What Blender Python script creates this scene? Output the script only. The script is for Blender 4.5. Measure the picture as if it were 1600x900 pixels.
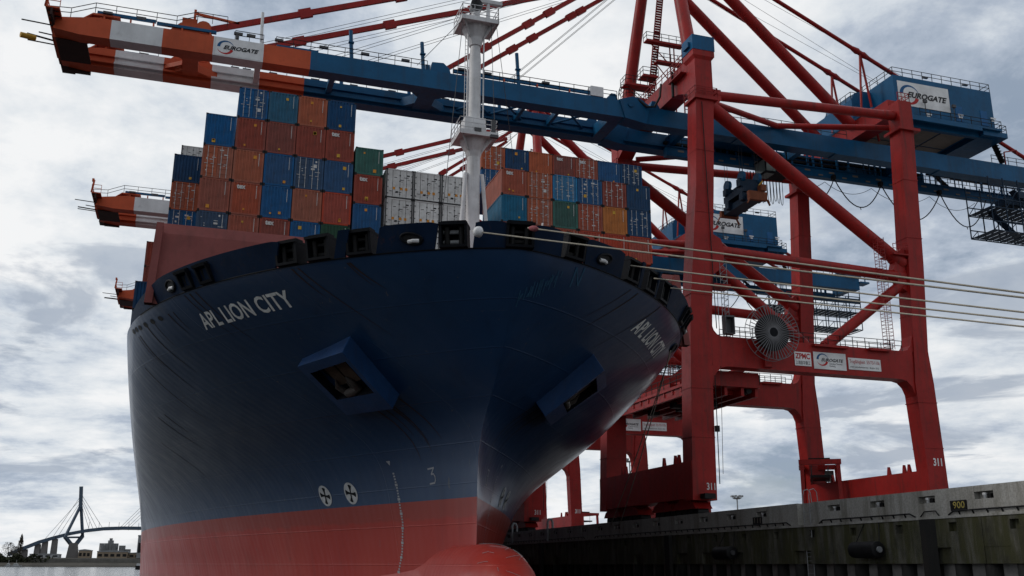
import bpy, math, random
from mathutils import Vector, Matrix
random.seed(7)
R = math.radians
scene = bpy.context.scene
C = scene.collection
for o in list(bpy.data.objects): bpy.data.objects.remove(o)

# ------------------------------------------------------------------ camera
# the origin is the eye, 2.5 m over the harbour water; Y runs along ship and quay, X towards land
cam = bpy.data.cameras.new('camera'); camo = bpy.data.objects.new('camera', cam); C.objects.link(camo)
cam.sensor_width = 36.0; cam.lens = 34.31; cam.clip_start = 0.5; cam.clip_end = 20000
rt = Vector((0.95128426, -0.3082906, 0.00389332)); up = Vector((-0.08818557, -0.25996835, 0.9615819)); fw = Vector((0.29543453, 0.91508107, 0.27449059))
camo.matrix_world = Matrix(((rt.x, up.x, -fw.x, 0), (rt.y, up.y, -fw.y, 0), (rt.z, up.z, -fw.z, 0), (0, 0, 0, 1)))
scene.camera = camo
scene.render.engine = 'CYCLES'
scene.view_settings.view_transform = 'Standard'; scene.view_settings.look = 'None'
scene.view_settings.exposure = 0.0; scene.view_settings.gamma = 1.0

# ------------------------------------------------------------------ sky and sun
SUN_EL, SUN_AZ = 36.0, -72.0           # azimuth from +Y towards +X
world = bpy.data.worlds.new('World'); scene.world = world; world.use_nodes = True
nt = world.node_tree; nt.nodes.clear(); N = nt.nodes.new; L = nt.links.new
out = N('ShaderNodeOutputWorld'); bg = N('ShaderNodeBackground'); bg.inputs['Strength'].default_value = 0.1
sky = N('ShaderNodeTexSky'); sky.sky_type = 'NISHITA'; sky.sun_disc = False
sky.sun_elevation = R(SUN_EL); sky.sun_rotation = R(SUN_AZ); sky.air_density = 1.0; sky.dust_density = 2.0
tc = N('ShaderNodeTexCoord'); sep = N('ShaderNodeSeparateXYZ'); L(tc.outputs['Generated'], sep.inputs[0])
def math_node(op, a, b=None, c=None, clamp=False):
    n = N('ShaderNodeMath'); n.operation = op; n.use_clamp = clamp
    for i, v in enumerate((a, b, c)):
        if v is None: continue
        if isinstance(v, (int, float)): n.inputs[i].default_value = v
        else: L(v, n.inputs[i])
    return n.outputs[0]
zc = math_node('MAXIMUM', sep.outputs['Z'], 0.0); den = math_node('ADD', zc, 0.22)
cu = math_node('DIVIDE', sep.outputs['X'], den); cv = math_node('DIVIDE', sep.outputs['Y'], den)
comb = N('ShaderNodeCombineXYZ'); L(cu, comb.inputs[0]); L(cv, comb.inputs[1])
def noise(vec, scale, detail, rough, dist=0.0, off=(0, 0, 0)):
    mp = N('ShaderNodeMapping'); mp.inputs['Location'].default_value = off; L(vec, mp.inputs[0])
    n = N('ShaderNodeTexNoise'); n.inputs['Scale'].default_value = scale; n.inputs['Detail'].default_value = detail
    n.inputs['Roughness'].default_value = rough; n.inputs['Distortion'].default_value = dist; L(mp.outputs[0], n.inputs['Vector']); return n.outputs['Fac']
def ramp(fac, stops):
    r = N('ShaderNodeValToRGB'); cr = r.color_ramp
    while len(cr.elements) < len(stops): cr.elements.new(0.5)
    for e, (p, c) in zip(cr.elements, stops):
        e.position = p; e.color = (*c, 1) if not isinstance(c, (int, float)) else (c, c, c, 1)
    L(fac, r.inputs[0]); return r.outputs['Color']
n1 = noise(comb.outputs[0], 1.3, 12, 0.58, 0.3, (3.1, 1.7, 0)); n2 = noise(comb.outputs[0], 4.2, 12, 0.64, 0.15, (0.4, 7.3, 0)); n3 = noise(comb.outputs[0], 0.42, 3, 0.5, 0.0, (5.2, 2.2, 0))
mixn = math_node('ADD', math_node('MULTIPLY', n1, 0.60), math_node('ADD', math_node('MULTIPLY', n2, 0.34), math_node('MULTIPLY', n3, 0.06)))
# cloud radiance (times the 0.1 background strength): blue-grey bellies to white veils
cloud = ramp(mixn, [(0.40, (2.9, 3.55, 4.5)), (0.45, (4.5, 5.1, 6.0)), (0.485, (6.1, 6.6, 7.2)), (0.52, (7.2, 7.55, 7.9)), (0.575, (8.5, 8.6, 8.7))])
hol = ramp(noise(comb.outputs[0], 0.9, 6, 0.55, 0.2, (9.0, 4.0, 0)), [(0.30, 0.55), (0.44, 1.0)])
# low broken cumulus with grey bellies near the horizon
den2 = math_node('ADD', zc, 0.13); c2 = N('ShaderNodeCombineXYZ'); L(math_node('DIVIDE', sep.outputs['X'], den2), c2.inputs[0]); L(math_node('DIVIDE', sep.outputs['Y'], den2), c2.inputs[1]); L(math_node('MULTIPLY', zc, 9.0), c2.inputs[2])
low = ramp(noise(c2.outputs[0], 0.95, 9, 0.58, 0.6, (2.3, 8.8, 1.2)), [(0.53, 0.0), (0.585, 1.0)])
win = ramp(zc, [(0.03, 0.0), (0.09, 1.0), (0.26, 0.9), (0.40, 0.0)])
lm_ = math_node('MULTIPLY', math_node('MULTIPLY', low, win), 0.85)
mixl = N('ShaderNodeMix'); mixl.data_type = 'RGBA'; L(lm_, mixl.inputs['Factor']); L(cloud, mixl.inputs['A']); mixl.inputs['B'].default_value = (3.5, 4.05, 4.9, 1)
mix = N('ShaderNodeMix'); mix.data_type = 'RGBA'; L(hol, mix.inputs['Factor']); L(sky.outputs[0], mix.inputs['A']); L(mixl.outputs['Result'], mix.inputs['B'])
# sky dimmed behind the viewer to cut frontal fill, raised beyond the harbour
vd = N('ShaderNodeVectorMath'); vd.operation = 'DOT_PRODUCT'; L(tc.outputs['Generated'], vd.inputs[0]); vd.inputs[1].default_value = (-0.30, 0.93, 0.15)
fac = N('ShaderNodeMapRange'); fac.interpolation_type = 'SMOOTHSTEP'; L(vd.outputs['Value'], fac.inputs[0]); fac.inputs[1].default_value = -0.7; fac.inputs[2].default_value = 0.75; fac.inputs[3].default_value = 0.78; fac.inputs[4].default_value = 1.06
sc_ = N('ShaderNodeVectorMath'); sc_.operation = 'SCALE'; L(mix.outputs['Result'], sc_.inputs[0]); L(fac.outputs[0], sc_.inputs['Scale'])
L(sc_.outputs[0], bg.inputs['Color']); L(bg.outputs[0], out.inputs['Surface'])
sunl = bpy.data.lights.new('sun', 'SUN'); sunl.energy = 1.0; sunl.angle = R(14); sunl.color = (1.0, 0.95, 0.88)
suno = bpy.data.objects.new('sun', sunl); C.objects.link(suno)
sd = Vector((math.sin(R(SUN_AZ)) * math.cos(R(SUN_EL)), math.cos(R(SUN_AZ)) * math.cos(R(SUN_EL)), math.sin(R(SUN_EL))))
suno.rotation_euler = sd.to_track_quat('Z', 'Y').to_euler()

# ------------------------------------------------------------------ helpers
ORIG = {}
SPLIT = {'rope_guide', 'apex_beam', 'old_lettering_scrape', 'landing', 'frame_post', 'boom_crossbeam', 'cable_tray', 'side_flange', 'sheave', 'floodlight', 'latch_post', 'lug', 'boom_diagonal', 'rear_crossbeam', 'stay_prop', 'notice', 'haunch', 'gusset', 'tip_arm', 'roller', 'cross_roller', 'timber_bolster', 'strut', 'end_beam', 'hoist_rope', 'hoist_wire', 'festoon_cable', 'hooped_pipe', 'number_plate', 'bracket_platform', 'soffit_panel', 'tray_bracket', 'hanger', 'signal_halyard', 'mast_pipe', 'cable_conduit', 'corner_casting', 'hose_loop', 'underslung_shade_gear', 'chain_scratch', 'fender_beam', 'rail_shelf', 'pipe_run', 'hanger', 'joist', 'chafe_sleeve', 'foot_rail', 'leg_number'}
class MB:
    def __init__(s): s.v = []; s.f = []; s.m = []; s.g = []; s.rails = []
    def add(s, vs, fs, mi=0):
        b = len(s.v); s.g.append((b, len(s.f), len(vs), len(fs))); s.v += [tuple(p) for p in vs]; s.f += [tuple(i + b for i in f) for f in fs]; s.m += [mi] * len(fs); return s
    def box(s, x0, x1, y0, y1, z0, z1, mi=0):
        return s.add([(x0, y0, z0), (x1, y0, z0), (x1, y1, z0), (x0, y1, z0), (x0, y0, z1), (x1, y0, z1), (x1, y1, z1), (x0, y1, z1)],
              [(0, 3, 2, 1), (4, 5, 6, 7), (0, 1, 5, 4), (1, 2, 6, 5), (2, 3, 7, 6), (3, 0, 4, 7)], mi)
    def beam(s, a, b, w, h, mi=0, upv=(0, 0, 1)):
        a = Vector(a); b = Vector(b); d = (b - a).normalized(); u = Vector(upv)
        if abs(d.dot(u)) > 0.98: u = Vector((0, 1, 0))
        sx = d.cross(u).normalized() * w / 2; sz = sx.cross(d).normalized() * h / 2
        vs = [a - sx - sz, a + sx - sz, a + sx + sz, a - sx + sz, b - sx - sz, b + sx - sz, b + sx + sz, b - sx + sz]
        return s.add(vs, [(0, 1, 2, 3), (7, 6, 5, 4), (0, 4, 5, 1), (1, 5, 6, 2), (2, 6, 7, 3), (3, 7, 4, 0)], mi)
    def tube(s, pts, r, n=8, mi=0, caps=True):
        pts = [Vector(p) for p in pts]; rs = r if isinstance(r, (list, tuple)) else [r] * len(pts); vs = []; fs = []; ref = None
        for i, p in enumerate(pts):
            d = (pts[min(i + 1, len(pts) - 1)] - pts[max(i - 1, 0)]).normalized()
            if ref is None: ref = Vector((0, 0, 1)) if abs(d.z) < 0.9 else Vector((0, 1, 0))
            a = d.cross(ref).normalized(); b = a.cross(d).normalized(); ref = b
            for k in range(n):
                t = 2 * math.pi * k / n; vs.append(p + (a * math.cos(t) + b * math.sin(t)) * rs[i])
        for i in range(len(pts) - 1):
            for k in range(n): fs.append((i * n + k, i * n + (k + 1) % n, (i + 1) * n + (k + 1) % n, (i + 1) * n + k))
        if caps: fs.append(tuple(range(n - 1, -1, -1))); fs.append(tuple(range((len(pts) - 1) * n, len(pts) * n)))
        return s.add(vs, fs, mi)
    def loft(s, secs, mi=0):          # secs: (z, x0, x1, y0, y1)
        vs = []; fs = []
        for z, x0, x1, y0, y1 in secs: vs += [(x0, y0, z), (x1, y0, z), (x1, y1, z), (x0, y1, z)]
        for i in range(len(secs) - 1):
            for k in range(4): fs.append((4 * i + k, 4 * i + (k + 1) % 4, 4 * i + 4 + (k + 1) % 4, 4 * i + 4 + k))
        fs.append((3, 2, 1, 0)); e = 4 * (len(secs) - 1); fs.append((e, e + 1, e + 2, e + 3))
        return s.add(vs, fs, mi)
    def prism(s, poly, axis, a, b, mi=0):   # polygon in the two other axes, extruded along axis from a to b
        n = len(poly)
        def p3(q, t): return {'x': (t, q[0], q[1]), 'y': (q[0], t, q[1]), 'z': (q[0], q[1], t)}[axis]
        return s.add([p3(q, a) for q in poly] + [p3(q, b) for q in poly], [tuple(range(n)), tuple(range(2 * n - 1, n - 1, -1))] + [(i, i + n, (i + 1) % n + n, (i + 1) % n) for i in range(n)], mi)
    def rail(s, pts, h=1.1, step=1.8, r=0.035, rows=(1.0, 0.52)):
        pts = [Vector(p) for p in pts]; s.rails.append((len(s.v), len(s.f)))
        for a, b in zip(pts, pts[1:]):
            n = max(1, round((b - a).length / step))
            for i in range(n + 1): q = a.lerp(b, i / n); s.beam(q, q + Vector((0, 0, h)), 2 * r, 2 * r)
            for t in rows: s.beam(a + Vector((0, 0, h * t)), b + Vector((0, 0, h * t)), 2 * r, 2 * r)
        return s
    def disc(s, c, n, r0, r1, seg=32, mi=0, a0=0, a1=360, u=None):
        c = Vector(c); n = Vector(n).normalized(); u = Vector(u) if u else Vector((0, 0, 1)); u = (u - n * u.dot(n)).normalized(); w = u.cross(n)
        vs = []; full = abs(a1 - a0) >= 360; k = seg if full else seg + 1
        for i in range(k):
            t = R(a0 + (a1 - a0) * i / seg); d = w * math.cos(t) + u * math.sin(t)
            rr0, rr1 = (r0(i / seg), r1(i / seg)) if callable(r0) else (r0, r1)
            vs += [c + d * rr0, c + d * rr1]
        fs = [(2 * i, 2 * i + 1, 2 * ((i + 1) % k) + 1, 2 * ((i + 1) % k)) for i in range(seg if full else seg)]
        return s.add(vs, fs, mi)
    def build(s, name, mats, parent=None, smooth=False, origin=None, fix=True):
        if 'railing' in name and len(s.rails) > 1 and s.rails[0] == (0, 0):
            ends = s.rails[1:] + [(len(s.v), len(s.f))]
            for (v0, f0), (v1, f1) in zip(s.rails, ends):
                q = MB(); q.add(s.v[v0:v1], [tuple(i - v0 for i in f) for f in s.f[f0:f1]]); q.m = s.m[f0:f1]; o = q.build(name, mats, parent, smooth, origin, fix)
            return o
        if name in SPLIT and len(s.g) > 1:          # each piece an object of its own
            o = None
            for (b, f0, nv, nf) in s.g:
                q = MB(); q.add(s.v[b:b + nv], [tuple(i - b for i in f) for f in s.f[f0:f0 + nf]]); q.m = s.m[f0:f0 + nf]; o = q.build(name, mats, parent, smooth, origin, fix)
            return o
        me = bpy.data.meshes.new(name); base = Vector(origin) if origin else (ORIG[parent.name] if parent else Vector((0, 0, 0)))
        me.from_pydata([tuple(Vector(p) - base) for p in s.v], [], s.f)
        for m in (mats if isinstance(mats, (list, tuple)) else [mats]): me.materials.append(m)
        for p, i in zip(me.polygons, s.m): p.material_index = i; p.use_smooth = smooth
        if fix:
            import bmesh
            bm = bmesh.new(); bm.from_mesh(me); bmesh.ops.recalc_face_normals(bm, faces=bm.faces); bm.to_mesh(me); bm.free()
        me.update(); o = bpy.data.objects.new(name, me); C.objects.link(o)
        ORIG[o.name] = base
        if parent: o.parent = parent
        else: o.location = base
        return o
def smooth_angle(o, ang=35):
    for p in o.data.polygons: p.use_smooth = True
    o.data.set_sharp_from_angle(angle=R(ang)); return o
def tag(o, label, cat, group=None, kind=None):
    if label: o['label'] = label
    if cat: o['category'] = cat
    if group: o['group'] = group
    if kind: o['kind'] = kind
    return o
def thing(name, loc, label, cat, group=None):
    o = bpy.data.objects.new(name, None); C.objects.link(o); o.location = loc; o.empty_display_size = 0.5; ORIG[o.name] = Vector(loc); return tag(o, label, cat, group)
def copy_tree(o, parent=None):
    c = o.copy(); C.objects.link(c)
    if parent: c.parent = parent
    for ch in [x for x in o.children]: copy_tree(ch, c)
    return c
_txt = {}
def text(s, size=1.0, bold=0.0, shear=0.0, space=1.0):
    """flat lettering as (verts2d, faces), baseline at 0, starting at x=0"""
    cu = bpy.data.curves.new('lettering', 'FONT'); cu.body = s; cu.size = size; cu.offset = bold; cu.shear = shear; cu.space_character = space; cu.resolution_u = 3
    o = bpy.data.objects.new('lettering', cu); C.objects.link(o); bpy.context.view_layer.update()
    me = bpy.data.meshes.new_from_object(o.evaluated_get(bpy.context.evaluated_depsgraph_get()))
    vs = [(v.co.x, v.co.y) for v in me.vertices]; fs = [tuple(p.vertices) for p in me.polygons]
    bpy.data.objects.remove(o); bpy.data.curves.remove(cu); bpy.data.meshes.remove(me)
    x0 = min(v[0] for v in vs); return [(x - x0, y) for x, y in vs], fs
def fit_text(mb, s, org, u, v, w, h, bold=0.0, shear=0.0, mi=0, space=1.0):
    """lettering scaled into a w x h box whose lower left corner is org"""
    vs, fs = text(s, 1.0, bold, shear, space); x1 = max(p[0] for p in vs); y0 = min(p[1] for p in vs); y1 = max(p[1] for p in vs)
    org = Vector(org); u = Vector(u); v = Vector(v)
    mb.add([org + u * (p[0] / x1 * w) + v * ((p[1] - y0) / (y1 - y0) * h) for p in vs], fs, mi)
def swoosh(mb, c, u, v, r, mi_b, mi_r):
    """two tapering crescents, blue above and red below"""
    c = Vector(c); u = Vector(u); v = Vector(v)
    for a0, a1, mi, thick in ((178, 12, mi_b, 1), (200, 340, mi_r, 1)):
        vs = []; n = 18
        for i in range(n + 1):
            t = i / n; a = R(a0 + (a1 - a0) * t); th = r * (0.36 * (1 - t) if mi == mi_b else 0.36 * t) + 0.02 * r
            for rr in (r - th, r): vs.append(c + u * (math.cos(a) * rr) + v * (math.sin(a) * rr * 0.92))
        mb.add(vs, [(2 * i, 2 * i + 1, 2 * i + 3, 2 * i + 2) for i in range(n)], mi)

# ------------------------------------------------------------------ materials
MATS = {}
def paint(name, rgb, rough=0.5, dirt=0.35, dscale=0.5, streak=0.35, rust=0.0, bump=0.02, spec=0.22, dirtcol=(0.03, 0.024, 0.02), metal=0.0, vary=0.0, bscale=2.0):
    if name in MATS: return MATS[name]
    m = bpy.data.materials.new(name); m.use_nodes = True; t = m.node_tree; b = t.nodes['Principled BSDF']
    def A(k): return t.nodes.new(k)
    co = A('ShaderNodeTexCoord').outputs['Object']
    def nz(scale, det, mapscale=None, rough_=0.6):
        n = A('ShaderNodeTexNoise'); n.inputs['Scale'].default_value = scale; n.inputs['Detail'].default_value = det; n.inputs['Roughness'].default_value = rough_
        if mapscale:
            mp = A('ShaderNodeMapping'); mp.inputs['Scale'].default_value = mapscale; t.links.new(co, mp.inputs[0]); t.links.new(mp.outputs[0], n.inputs['Vector'])
        else: t.links.new(co, n.inputs['Vector'])
        return n.outputs['Fac']
    def mr(f, a, b_, c, d):
        n = A('ShaderNodeMapRange'); n.inputs[1].default_value = a; n.inputs[2].default_value = b_; n.inputs[3].default_value = c; n.inputs[4].default_value = d; t.links.new(f, n.inputs[0]); return n.outputs[0]
    def mx(f, a, b_):
        n = A('ShaderNodeMix'); n.data_type = 'RGBA'
        if isinstance(f, float): n.inputs['Factor'].default_value = f
        else: t.links.new(f, n.inputs['Factor'])
        for k, v in (('A', a), ('B', b_)):
            if isinstance(v, tuple): n.inputs[k].default_value = (*v, 1)
            else: t.links.new(v, n.inputs[k])
        return n.outputs['Result']
    col = (rgb[0], rgb[1], rgb[2])
    big = nz(dscale, 6); fade = tuple(min(1, c * 1.2 + 0.003) for c in col); c1 = mx(mr(big, 0.35, 0.7, 0, 1), tuple(c * 0.86 for c in col), fade)
    if vary:
        oi = A('ShaderNodeObjectInfo').outputs['Random']; hs = A('ShaderNodeHueSaturation'); t.links.new(mr(oi, 0, 1, 1 - vary, 1 + vary), hs.inputs['Value']); t.links.new(mr(oi, 0, 1, 0.88, 1.05), hs.inputs['Saturation']); t.links.new(c1, hs.inputs['Color']); c1 = hs.outputs['Color']
    st = nz(1.0, 8, (dscale * 5, dscale * 5, dscale * 0.35)); c2 = mx(mr(st, 0.52, 0.78, 0, streak), c1, dirtcol)
    fine = nz(dscale * 7, 8, None, 0.7); c3 = mx(mr(fine, 0.55, 0.75, 0, dirt), c2, dirtcol)
    if rust: c3 = mx(mr(nz(dscale * 3, 9, (1, 1, 0.3), 0.72), 0.62, 0.70, 0, rust), c3, (0.13, 0.045, 0.018))
    t.links.new(c3, b.inputs['Base Color']); b.inputs['Metallic'].default_value = metal; b.inputs['Specular IOR Level'].default_value = spec
    t.links.new(mr(fine, 0.3, 0.8, rough - 0.08, rough + 0.14), b.inputs['Roughness'])
    if bump:
        bp = A('ShaderNodeBump'); bp.inputs['Strength'].default_value = 0.5; bp.inputs['Distance'].default_value = bump; t.links.new(nz(bscale, 4), bp.inputs['Height']); t.links.new(bp.outputs[0], b.inputs['Normal'])
    MATS[name] = m; return m
M_red = paint('crane_red', (0.30, 0.013, 0.011), 0.42, 0.5, 0.35, 0.65, rust=0.5)
M_blue = paint('crane_blue', (0.001, 0.082, 0.195), 0.42, 0.35, 0.25, 0.4)
M_orange = paint('boom_orange', (0.50, 0.085, 0.03), 0.5, 0.2, 0.2, 0.2)
M_white = paint('boom_white', (0.66, 0.67, 0.68), 0.5, 0.25, 0.2, 0.2, dirtcol=(0.2, 0.19, 0.17))
M_sign = paint('sign_white', (0.72, 0.72, 0.72), 0.5, 0.1, 0.4, 0.1, bump=0, dirtcol=(0.3, 0.3, 0.28))
M_black = paint('lettering_black', (0.015, 0.016, 0.02), 0.5, 0.1, 1, 0.1, bump=0)
M_lblue = paint('emblem_blue', (0.01, 0.10, 0.26), 0.5, 0.1, 1, 0.1, bump=0)
M_lred = paint('emblem_red', (0.45, 0.02, 0.02), 0.5, 0.1, 1, 0.1, bump=0)
M_steel = paint('galvanised_steel', (0.25, 0.26, 0.27), 0.45, 0.3, 1.0, 0.2, bump=0)
M_dark = paint('dark_steel', (0.010, 0.010, 0.011), 0.55, 0.3, 1.0, 0.2, bump=0)
M_rope = paint('wire_rope', (0.06, 0.06, 0.065), 0.6, 0.2, 1.0, 0.1, bump=0)
M_glass = paint('cab_glass', (0.16, 0.20, 0.19), 0.08, 0.05, 1.0, 0.0, bump=0)
M_mastw = paint('mast_white', (0.62, 0.62, 0.63), 0.45, 0.25, 0.6, 0.35, rust=0.25, bump=0, dirtcol=(0.22, 0.19, 0.16))
M_panel = paint('soffit_panel', (0.22, 0.19, 0.16), 0.6, 0.3, 0.5, 0.2)
M_lamp = paint('lamp_housing', (0.08, 0.08, 0.085), 0.4, 0.2, 1, 0.1, bump=0)
M_spoke = paint('weathered_spoke_grey', (0.16, 0.16, 0.17), 0.5, 0.3, 1.0, 0.2, bump=0)
M_tip = paint('dark_brown_steel', (0.035, 0.014, 0.011), 0.6, 0.3, 0.8, 0.3, bump=0)
M_cage = paint('cage_dark_blue', (0.004, 0.022, 0.05), 0.55, 0.3, 1.0, 0.3, bump=0)
M_rustor = paint('worn_orange', (0.20, 0.06, 0.025), 0.6, 0.5, 1.5, 0.4, rust=0.5, bump=0)
M_yellow = paint('lettering_yellow', (0.38, 0.31, 0.09), 0.6, 0.3, 3, 0.3, bump=0)

# ------------------------------------------------------------------ ship hull form
B, XC = 23.9, 17.7
ZT = [-6, -2.5, 0, 2, 4.6, 6.5, 8, 9.3, 11, 12.5, 14.4, 16, 17.5, 18.4, 19.9]
Y0T = [62.3, 62.2, 62.1, 62.0, 62.0, 61.9, 61.4, 60.4, 58.4, 56.9, 55.4, 54.2, 53.3, 52.9, 52.4]
LT = [112, 108, 105, 101, 96, 88, 80, 72, 62, 54, 46, 40.5, 36.5, 34.5, 33]
ET = [1.24, 1.20, 1.17, 1.14, 1.08, 1.06, 1.04, 1.01, .95, .90, .84, .78, .72, .69, .66]
def spline(xs, ys, x):
    if x <= xs[0]: return ys[0]
    if x >= xs[-1]: return ys[-1]
    i = max(k for k in range(len(xs) - 1) if xs[k] <= x); h = xs[i + 1] - xs[i]; t = (x - xs[i]) / h
    def sl(k):
        if k == 0: return (ys[1] - ys[0]) / (xs[1] - xs[0])
        if k == len(xs) - 1: return (ys[-1] - ys[-2]) / (xs[-1] - xs[-2])
        a = (ys[k] - ys[k - 1]) / (xs[k] - xs[k - 1]); b = (ys[k + 1] - ys[k]) / (xs[k + 1] - xs[k]); return 0 if a * b <= 0 else 2 * a * b / (a + b)
    m0, m1 = sl(i) * h, sl(i + 1) * h
    return (2*t**3-3*t*t+1)*ys[i] + (t**3-2*t*t+t)*m0 + (-2*t**3+3*t*t)*ys[i+1] + (t**3-t*t)*m1
def par(Z): return spline(ZT, Y0T, Z), spline(ZT, LT, Z), spline(ZT, ET, Z)
def hb(Y, Z):
    y0, l, e = par(Z); s = min(1, max(0, (Y - y0) / l)); return B * (1 - (1 - s) ** 2) ** e
def hull(side, Y, Z, off=0.0):
    e = 0.05; p = Vector((side * hb(Y, Z), Y, Z)); du = Vector((side * hb(Y + e, Z), Y + e, Z)) - p; dv = Vector((side * hb(Y, Z + e), Y, Z + e)) - p
    n = du.cross(dv).normalized()
    if n.x * side < 0: n = -n
    q = p + n * off; return Vector((q.x + XC, q.y, q.z)), n, du.normalized(), dv.normalized()
def deck_edge(side, Z, half):          # Y where the half-breadth at Z reaches half
    lo, hi = par(Z)[0], par(Z)[0] + par(Z)[1]
    for _ in range(40):
        m = (lo + hi) / 2
        if hb(m, Z) < half: lo = m
        else: hi = m
    return lo

# ------------------------------------------------------------------ water, far bank, quay
def node_mat(name):
    m = bpy.data.materials.new(name); m.use_nodes = True; t = m.node_tree; return m, t, t.nodes['Principled BSDF']
M_water, t, b = node_mat('harbour_water')
b.inputs['Base Color'].default_value = (0.025, 0.032, 0.034, 1); b.inputs['Roughness'].default_value = 0.12; b.inputs['IOR'].default_value = 1.33
co = t.nodes.new('ShaderNodeTexCoord').outputs['Object']
def wn(scale, det, ms):
    mp = t.nodes.new('ShaderNodeMapping'); mp.inputs['Scale'].default_value = ms; t.links.new(co, mp.inputs[0])
    n = t.nodes.new('ShaderNodeTexNoise'); n.inputs['Scale'].default_value = scale; n.inputs['Detail'].default_value = det; t.links.new(mp.outputs[0], n.inputs['Vector']); return n.outputs['Fac']
ad = t.nodes.new('ShaderNodeMath'); ad.operation = 'MULTIPLY_ADD'; t.links.new(wn(0.09, 6, (1, 0.6, 1)), ad.inputs[0]); ad.inputs[1].default_value = 2.0; t.links.new(wn(0.7, 6, (1, 0.6, 1)), ad.inputs[2])
bp = t.nodes.new('ShaderNodeBump'); bp.inputs['Strength'].default_value = 1.0; bp.inputs['Distance'].default_value = 0.5; t.links.new(ad.outputs[0], bp.inputs['Height']); t.links.new(bp.outputs[0], b.inputs['Normal'])
WZ = -2.5
tag(MB().add([(-2900, -1400, WZ), (2900, -1400, WZ), (2900, 3200, WZ), (-2900, 3200, WZ)], [(0, 1, 2, 3)]).build('water', M_water), None, None, None, 'structure')

def streaky(name, base, stain, stain2, rough=0.85, sc=0.9, amt=(0.42, 0.62), bump=0.03):
    m, t, b = node_mat(name); co = t.nodes.new('ShaderNodeTexCoord').outputs['Object']
    def nz(scale, det, ms, lo, hi):
        mp = t.nodes.new('ShaderNodeMapping'); mp.inputs['Scale'].default_value = ms; t.links.new(co, mp.inputs[0])
        n = t.nodes.new('ShaderNodeTexNoise'); n.inputs['Scale'].default_value = scale; n.inputs['Detail'].default_value = det; n.inputs['Roughness'].default_value = 0.65; t.links.new(mp.outputs[0], n.inputs['Vector'])
        r = t.nodes.new('ShaderNodeMapRange'); r.inputs[1].default_value = lo; r.inputs[2].default_value = hi; t.links.new(n.outputs['Fac'], r.inputs[0]); return r.outputs[0], n.outputs['Fac']
    def mx(f, a, b_):
        n = t.nodes.new('ShaderNodeMix'); n.data_type = 'RGBA'; t.links.new(f, n.inputs['Factor'])
        for k, v in (('A', a), ('B', b_)):
            if isinstance(v, tuple): n.inputs[k].default_value = (*v, 1)
            else: t.links.new(v, n.inputs[k])
        return n.outputs['Result']
    f1, r1 = nz(sc, 8, (1, 1, 0.13), *amt); f2, r2 = nz(sc * 0.6, 7, (1, 1, 0.6), 0.45, 0.65); f3, r3 = nz(sc * 9, 6, (1, 1, 1), 0.4, 0.7)
    c = mx(f2, mx(f1, base, stain), stain2); dk = tuple(x * 0.6 for x in base); c = mx(f3, c, mx(f1, dk, stain))
    t.links.new(c, b.inputs['Base Color']); b.inputs['Roughness'].default_value = rough
    bp = t.nodes.new('ShaderNodeBump'); bp.inputs['Strength'].default_value = 0.7; bp.inputs['Distance'].default_value = bump; t.links.new(r3, bp.inputs['Height']); t.links.new(bp.outputs[0], b.inputs['Normal'])
    return m
M_conc = streaky('quay_concrete', (0.40, 0.39, 0.365), (0.17, 0.16, 0.135), (0.33, 0.32, 0.29), 0.85, 1.0, (0.47, 0.66), 0.01)
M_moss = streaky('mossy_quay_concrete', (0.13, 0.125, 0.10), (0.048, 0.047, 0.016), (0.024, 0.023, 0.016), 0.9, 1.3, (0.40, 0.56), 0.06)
M_pile = streaky('dark_sheet_pile', (0.009, 0.009, 0.008), (0.014, 0.011, 0.009), (0.006, 0.006, 0.006), 0.8, 1.0)
M_apron = streaky('quay_apron', (0.22, 0.21, 0.2), (0.15, 0.145, 0.14), (0.25, 0.24, 0.23), 0.9, 0.2)
M_bank = streaky('bank_earth', (0.055, 0.05, 0.04), (0.035, 0.032, 0.028), (0.085, 0.075, 0.06), 0.95, 0.05, (0.4, 0.6), 0.3)

tag(MB().box(45.7, 900, -120, 1100, -6, 4.78).build('ground', M_apron), None, None, None, 'structure')
qw = thing('quay_wall', (45, 60, -2.5), 'long grey concrete quay wall with bollard niches and a mossy green lower face', 'wall')
NICHE = [47.9 + 4.9 * k for k in range(-9, 40)]
GAP = (65.2, 67.2)
u = MB(); edges = [(y - 0.75, y + 0.75) for y in NICHE if not (GAP[0] - 1.2 < y < GAP[1] + 1.2)]
y = -40.0; cuts = []
def solid(y0, y1):
    n = max(1, round((y1 - y0) / 2.5))
    for k in range(n):
        a = y0 + (y1 - y0) * k / n; c = y0 + (y1 - y0) * (k + 1) / n; u.box(45.14, 45.69, a + 0.012, c - 0.012, 3.16, 4.82)
allcut = sorted([(a, c, 'n') for a, c in edges] + [(GAP[0], GAP[1], 'g')])
for a, c, kd in allcut:
    solid(y, a)
    if kd == 'n': u.box(45.14, 45.69, a, c, 3.16, 4.02); u.box(45.14, 45.69, a, c, 4.46, 4.82); u.box(45.55, 45.69, a, c, 4.02, 4.46)
    else: u.box(45.60, 45.69, a, c, 3.16, 4.82)
    y = c
solid(y, 330)
u.build('parapet', M_conc, qw)
MB().box(44.95, 45.69, -40, 330, 3.0, 3.155).build('ledge', M_conc, qw)
lw = MB(); yy = -40.0; rnd = random.Random(3)
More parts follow.
